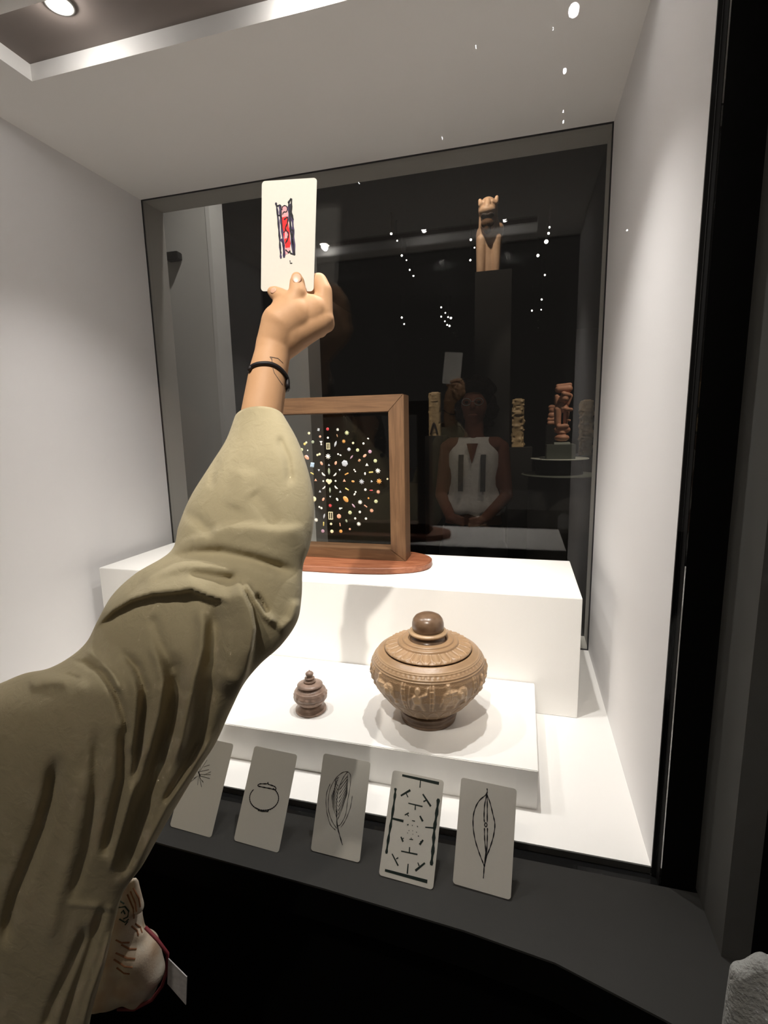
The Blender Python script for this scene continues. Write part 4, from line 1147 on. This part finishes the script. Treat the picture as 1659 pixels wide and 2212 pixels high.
blob('beard', [((lx + .001, ly - .046, lz + .190), (.027, .026, .022)), ((lx, ly - .045, lz + .172), (.016, .02, .02))], 0.002, 'beard', lion, 2)
lion.scale = (LS, LS, LS)
a = at(1026, 601, ly - .12); b = at(1106, 601, ly - .12)
tag(box('lion_column', a.x, b.x, ly - .12, ly + .15, 0, lz, 'gal_dark', bevel=0.002), 'tall dark square column under the lion statuette', 'column')

y3 = 3.0
cs = carved('ivory_slab', 'smooth yellow ivory slab with dark pointed arch, left of the woman', 925, 952, 847, 942, y3, 'ivory2', 3, 0.003, 0.6, bumps=30)
o_ = [o for o in C.objects if o.name == 'ivory_slab'][0]
ar = []
for k in range(13):
    t = -1 + 2 * k / 12
    ar.append(Vector((cs[0] - .003 + t * cs[3] * .55, cs[1] - cs[3] * .6 - .004, cs[2] + cs[4] * (.30 - .26 * abs(t) ** 1.3))))
tube('arch', ar, 0.006, 'mouth', o_, 8)
dark_plinth('dark square plinth under the smooth ivory slab', 919, 957, 942, y3 - .03, .22)
carved('carved_slab', 'tall narrow ivory carving with dense figures beside the woman', 1106, 1131, 861, 966, y3 + .45, 'ivory2', 8, 0.007, 0.6)
dark_plinth('dark plinth under the tall narrow ivory carving', 1098, 1150, 967, y3 + .40, .26)
carved('carved_tusk', 'round carved ivory tusk section at far right of back window', 1256, 1279, 863, 985, y3 + .5, 'ivory2', 15, 0.006, 1.0, bumps=160)
dark_plinth('dark plinth under the round tusk at far right', 1238, 1300, 985, y3 + .45, .3)
# standing figure on stacked blocks
fb = at(1213, 955, y3)
fig = thing('figure_sculpture', 'pinkish carved standing figure under a square capital on green-grey block', 'sculpture', fb)
fx, fy, fz = fb.x, fb.y, fb.z
def FV(x, y, z): return Vector((fx + x, fy + y, fz + z))
blob('figure', [((fx, fy, fz + .024), (.041, .04, .022)), ((fx, fy, fz + .052), (.026, .03, .014)), (FV(-.028, -.01, .068), .016, FV(.028, -.01, .068), .016), (FV(-.02, -.02, .086), .013, FV(.022, -.02, .088), .013),
                (FV(-.024, 0, .10), .018, FV(-.026, 0, .18), .021), (FV(.016, 0, .10), .012, FV(.020, 0, .16), .016), ((fx - .004, fy + .01, fz + .19), (.036, .03, .03)), (FV(.018, -.02, .178), .012, FV(.042, -.03, .176), .010),
                (FV(.028, -.02, .12), .006, FV(.037, -.03, .118), .006), (FV(-.030, 0, .215), .016, FV(-.034, 0, .25), .014), (FV(.024, 0, .21), .012, FV(.034, 0, .25), .016), ((fx + .004, fy - .012, fz + .238), (.026, .028, .024)),
                (FV(0, -.03, .262), .014, FV(.03, -.02, .255), .012), (FV(-.026, 0, .288), .020, FV(.028, 0, .290), .020), (FV(-.03, 0, .305), .012, FV(.034, 0, .312), .010)], 0.0028, 'ivory3', fig, 2)
a = at(1200, 953, y3 - .04); b = at(1225, 957, y3 - .04)
# blocks and round tiers below
gb0 = at(1181, 959, y3 - .05); gb1 = at(1243, 990, y3 - .05)
tag(box('clear_block', fx - .042, fx + .042, fy - .045, fy + .04, fz - .012, fz, 'acrylic', bevel=.001), 'small clear block directly under the pinkish figure', 'block')
tag(box('green_block', gb0.x, gb1.x, y3 - .05, y3 + .12, fz - .012 - (gb0.z - gb1.z), fz - .012, 'green_grey', bevel=.001), 'green-grey display block between figure and round tiers', 'block')
zt1 = fz - .012 - (gb0.z - gb1.z)
st_ = thing('tiered_stand', 'round dark tiered display stand with pale disc edges under green-grey block', 'stand', (fx, y3 + .06, 0))
sxc = at(1210, 990, y3).x
lathe('disc', [(0, -.006), (.158, -.006), (.160, -.003), (.158, 0), (0, 0)], sxc, y3 + .06, zt1, 'rim', st_, 72)
lathe('drum', [(.13, -.09), (.13, -.006)], sxc, y3 + .06, zt1, 'gal_dark', st_, 64)
lathe('disc', [(0, -.097), (.208, -.097), (.21, -.094), (.208, -.091), (0, -.091)], sxc, y3 + .06, zt1, 'green_grey', st_, 72)
lathe('drum', [(.17, -zt1), (.17, -.097)], sxc, y3 + .06, zt1, 'gal_dark', st_, 64)
# small orange figure behind
sb = at(1191, 918, y3 + .35)
s2 = thing('small_figure_sculpture', 'small orange-tinted carved figure behind the pinkish standing figure', 'sculpture', sb)
def SV(x, y, z): return Vector((sb.x + x, sb.y + y, sb.z + z))
blob('figure', [(SV(-.012, 0, .012), .014, SV(.012, 0, .012), .014), (SV(-.014, 0, .035), .013, SV(.014, 0, .035), .013), ((sb.x, sb.y, sb.z + .06), (.022, .018, .02)), ((sb.x, sb.y, sb.z + .095), (.019, .02, .024)), ((sb.x, sb.y, sb.z + .11), (.022, .02, .014))], 0.0028, 'ivory3', s2, 2)
dark_plinth('dark plinth under the small orange-tinted figure', 1180, 1203, 918, y3 + .33, .1)

# ------------------------------------------------------------------ woman behind the back glass
wy = 2.62
wb = at(1024, 915, wy)
wx = wb.x
wom = thing('person', 'dark-haired woman in white sleeveless blouse standing behind the back glass', 'person', (wx, wy, 0))
def WV(x, y, z): return Vector((wx + x, wy + y, z))
hz = at(1022, 875, wy).z           # face centre
body_parts = [((wx, wy, hz), (.066, .085, .105)), ((wx, wy - .085, hz - .005), (.012, .016, .022)), (WV(0, .01, hz - .16), .05, WV(0, .005, hz - .07), .047), (WV(-.11, .01, hz - .205), .046, WV(.11, .01, hz - .205), .046),
              ((wx, wy + .01, hz - .36), (.14, .09, .18)), ((wx, wy + .01, hz - .62), (.15, .10, .16)),
              (WV(.138, .01, hz - .215), .038, WV(.168, 0, hz - .46), .032), (WV(.168, 0, hz - .46), .032, WV(.07, -.15, hz - .555), .026), ((wx + .045, wy - .17, hz - .56), (.035, .03, .022)),
              (WV(-.138, .01, hz - .215), .038, WV(-.168, 0, hz - .46), .032), (WV(-.168, 0, hz - .46), .032, WV(-.10, -.14, hz - .55), .026), ((wx - .075, wy - .16, hz - .555), (.035, .03, .022)),
              (WV(.08, 0, .75), .085, WV(.085, 0, .09), .045), (WV(-.08, 0, .75), .085, WV(-.085, 0, .09), .045), (WV(.085, .02, .035), .034, WV(.09, -.13, .03), .028), (WV(-.085, .02, .035), .034, WV(-.09, -.13, .03), .028)]
for fx_, fz_ in ((.03, .012), (.03, .0), (.03, -.012), (.026, -.022)):
    body_parts.append((WV(.045, -.185, hz - .555 + fz_), .009, WV(.045 - .045, -.20, hz - .562 + fz_), .0075))
    body_parts.append((WV(-.075, -.175, hz - .55 + fz_), .009, WV(-.03, -.195, hz - .558 + fz_), .0075))
blob('body', body_parts, 0.0055, 'skin_far', wom, 3)
BL = [(-.160, .080, .050), (-.172, .092, .056), (-.192, .112, .064), (-.212, .128, .074), (-.25, .132, .092), (-.32, .130, .102), (-.39, .128, .104), (-.43, .128, .104), (-.455, .132, .106), (-.48, .148, .114), (-.52, .162, .120), (-.545, .158, .118), (-.548, .140, .105)]
bv, bf = [], []
for q, (dz_, rx_, ry_) in enumerate(BL):
    for k in range(72):
        t = 2 * math.pi * k / 72
        g_ = max(0, (-.44 - dz_) / .12)
        m_ = 1 + 0.035 * g_ * math.sin(t * 17 + 1.3 * math.sin(3 * t)) + 0.012 * math.sin(t * 5 + q)
        bv.append((wx + rx_ * m_ * math.copysign(abs(math.cos(t)) ** .85, math.cos(t)), wy + .012 + ry_ * m_ * math.sin(t), hz + dz_ - .008 * g_ * math.cos(t * 9)))
for q in range(len(BL) - 1):
    for k in range(72):
        l = (k + 1) % 72
        bf.append((q * 72 + k, q * 72 + l, (q + 1) * 72 + l, (q + 1) * 72 + k))
bf.append(tuple(range(72))); bf.append(tuple(range((len(BL) - 1) * 72, len(BL) * 72)))
py('blouse', bv, bf, 'blouse', wom, True)
for sx in (-1, 1):
    pts = [WV(sx * (.055 + .0 * k), -.098 - .004 * k + .012 * (k == 0), hz - .245 - .045 * k) for k in range(5)]
    py('lace_band', [p + Vector((d, 0, 0)) for p in pts for d in (-.012, .012)] + [p + Vector((d, .01, 0)) for p in pts for d in (-.012, .012)],
       [(2 * k, 2 * k + 1, 2 * k + 3, 2 * k + 2) for k in range(4)] + [(10 + 2 * k, 12 + 2 * k, 13 + 2 * k, 11 + 2 * k) for k in range(4)] + [(2 * k, 2 * k + 2, 12 + 2 * k, 10 + 2 * k) for k in range(4)] + [(2 * k + 1, 11 + 2 * k, 13 + 2 * k, 2 * k + 3) for k in range(4)], 'grey_trim', wom)
py('neck_opening', [WV(-.028, -.085, hz - .19), WV(.028, -.085, hz - .19), WV(0, -.104, hz - .29), WV(-.02, -.06, hz - .19), WV(.02, -.06, hz - .19), WV(0, -.08, hz - .28)], [(0, 1, 2), (3, 4, 5), (0, 1, 4, 3), (1, 2, 5, 4), (2, 0, 3, 5)], 'skin_far', wom)
hp = [((wx, wy + .03, hz + .045), (.088, .095, .085)), ((wx, wy + .06, hz - .06), (.085, .05, .11)), ((wx, wy - .05, hz + .085), (.06, .04, .03))]
for k in range(46):
    t = rng.uniform(-.35, math.pi + .35); rr = rng.uniform(.075, .105)
    hp.append(((wx + rr * math.cos(t), wy + rng.uniform(-.03, .06), hz + .015 + rr * 1.1 * math.sin(t) - (.09 if math.sin(t) < .35 else 0) * rng.random()), (rng.uniform(.018, .032),) * 3))
blob('hair', hp, 0.005, 'hair', wom, 2)
gl_parts = []
gv, gf = [], []
for sx in (-1, 1):
    v, f = tube_data([WV(sx * .03 + .022 * math.cos(k * .524), -.088, hz + .012 + .017 * math.sin(k * .524)) for k in range(12)], .0022, 6, True)
    k0 = len(gv); gv += v; gf += [tuple(i + k0 for i in q) for q in f]
v, f = tube_data([WV(-.009, -.09, hz + .014), WV(.009, -.09, hz + .014)], .002, 6); k0 = len(gv); gv += v; gf += [tuple(i + k0 for i in q) for q in f]
py('glasses', gv, gf, 'lamp_ring', wom, True)
for sx in (-1, 1):
    v, f = ellipsoid_data(WV(sx * .029, -.074, hz + .012), (.011, .008, .007)); py('eye', v, f, 'mouth', wom, True)
v, f = ellipsoid_data(WV(0, -.078, hz - .052), (.024, .008, .007)); py('lips', v, f, 'skin_far', wom, True)
blob('trousers', [((wx, wy + .01, hz - .66), (.165, .112, .13)), (WV(.08, 0, .80), .10, WV(.085, 0, .09), .06), (WV(-.08, 0, .80), .10, WV(-.085, 0, .09), .06)], 0.009, 'trousers', wom)

# ------------------------------------------------------------------ spotlights of the galleries, with some added as fill
def spotlight(P, aim, label, glow, r=0.03, group=None, ceil=3.6):
    P = Vector(P); d = (Vector(aim) - P).normalized()
    t = thing('spotlight', label, 'spotlight', P, group)
    v, f = tube_data([P - d * 0.10, P - d * 0.005], [r * 1.15, r * 1.25], 16); py('housing', v, f, 'lamp_body', t, True)
    v, f = tube_data([P - d * 0.0052, P], [r, r], 16); py('lens', v, f, glow, t)
    v, f = tube_data([P - d * 0.06, Vector((P.x, P.y, ceil))], 0.006, 8); py('stem', v, f, 'lamp_body', t, True)
    return t
FAR = [(845, 505, 4), (858, 520, 2.5), (868, 552, 3.5), (878, 562, 2), (885, 583, 3), (893, 596, 3), (1187, 491, 3), (1185, 504, 4), (1180, 522, 7), (1162, 552, 5), (1017, 518, 4), (1025, 535, 2.5), (1045, 556, 5), (1016, 562, 3.5),
       (1177, 594, 3), (868, 686, 3.5), (873, 700, 3), (953, 664, 3), (962, 676, 2.5), (953, 684, 3), (968, 685, 3), (974, 687, 4), (961, 694, 2.5), (966, 702, 3), (971, 704, 3.5), (1170, 647, 3), (1149, 671, 3), (1169, 669, 2), (1058, 614, 3), (1048, 642, 2.5)]
for px, pz, sz in FAR:
    zr = 1.95 if pz < 640 else 1.80
    d = ray(px, pz); yv = zr * d[1] / d[2]
    yv = min(yv, 11.5)
    P = at(px, pz, yv)
    spotlight(P, (0, 0, 1.0), 'tiny bright spotlight hanging from dark ceiling of far gallery', 'lamp_far', r=sz * 0.5 * yv / FPX, group='far gallery spotlights')
# added lamps, out of view, to brighten the far sculptures
sl = [((-0.45, 2.75, 3.45), (lx, ly, lz + .2), 60, 40, 'added unseen spotlight aimed at the lion statuette in far gallery'),
      ((0.9, 2.3, 3.2), (fx, fy, fz + .12), 75, 22, 'added unseen spotlight aimed at the pinkish figure in far gallery'),
      ((-0.9, 2.3, 3.2), (cs[0], cs[1], cs[2] + .1), 60, 10, 'added unseen spotlight aimed at the smooth ivory slab in far gallery'),
      ((-0.15, 2.35, 3.3), (-.02, 3.47, ZC - .02), 60, 12, 'added unseen spotlight aimed at the tall narrow ivory carving in far gallery')]
for P, aim, pw, size, lab in sl:
    t = spotlight(P, aim, lab, 'lamp_far', 0.03)
    light('spot_light', 'SPOT', Vector(P) + (Vector(aim) - Vector(P)).normalized() * .01, pw, t, 0.03, (1, .84, .66), aim, size, 0.4)
t = spotlight((-0.80, 1.72, 3.4), (-1.45, 2.2, 1.5), 'added unseen spotlight brightening the white wall end in far gallery', 'lamp_far', 0.03)  # added lamp, put here to brighten the partition and its end
light('spot_light', 'SPOT', (-0.80, 1.73, 3.38), 46, t, 0.04, (1, .95, .88), (-1.42, 2.18, 1.35), 60, 0.8)
t = spotlight((0.3, 1.75, 3.3), (wx, wy, 1.2), 'added unseen spotlight dimly lighting the woman in far gallery', 'lamp_far', 0.03)  # added lamp so that the woman gets some light
light('spot_light', 'SPOT', (0.3, 1.76, 3.28), 15, t, 0.05, (1, .86, .7), (wx, wy, 1.15), 34, 0.8)
# front gallery, behind the camera (mirrored in the front pane)
tr1 = tag(box('light_track', -2.2, 1.2, -0.955, -0.925, 3.60, 3.63, 'lamp_body'), 'black lighting track near the front spotlight, above the viewer', 'track')
key_pos = Vector((-0.12, -0.94, 3.40)); key_aim = Vector((-0.335, 0.66, ZC + 0.36))
t = spotlight(key_pos, key_aim, 'spotlight above the viewer shining on the held card', 'lamp_front', 0.03)
light('spot_light', 'SPOT', key_pos + (key_aim - key_pos).normalized() * .01, KEY_W, t, 0.025, (1, .935, .83), key_aim, 29, 1.0)
t = spotlight((-0.55, -0.94, 3.40), (-0.35, 0.4, 1.2), 'added broad fill spotlight above the viewer for the olive sleeve and ledge', 'lamp_front', 0.03)  # added fill source, gives the sleeve folds directional light
light('spot_light', 'SPOT', (-0.55, -0.935, 3.39), ADDED_FILL_W, t, 0.05, (1, .89, .75), (-0.35, 0.4, 1.2), 60, 0.8)
FRONT = [(1240, 20, 18, 1.95), (1220, 152, 6, 1.95), (1028, 100, 2.2, 1.95), (1217, 240, 1.8, 1.95), (1217, 262, 2.4, 1.95), (955, 297, 1.8, 1.95), (1355, 497, 2.4, 1.95), (775, 395, 1.8, 1.95), (1195, 60, 1.6, 1.95)]
for px, pz, sz, zr in FRONT:
    d = ray(px, pz); yv = zr * d[1] / d[2]
    P = at(px, pz, yv)
    Pm = Vector((P.x, 2 * YG - P.y, P.z))
    spotlight(Pm, Pm + Vector((0.0 - Pm.x * .3, 1.2, -1.8)), 'small ceiling spotlight behind the viewer, mirrored as a dot in front glass', 'lamp_front', r=sz * 0.5 * yv / FPX, group='front gallery spotlights', ceil=3.6)
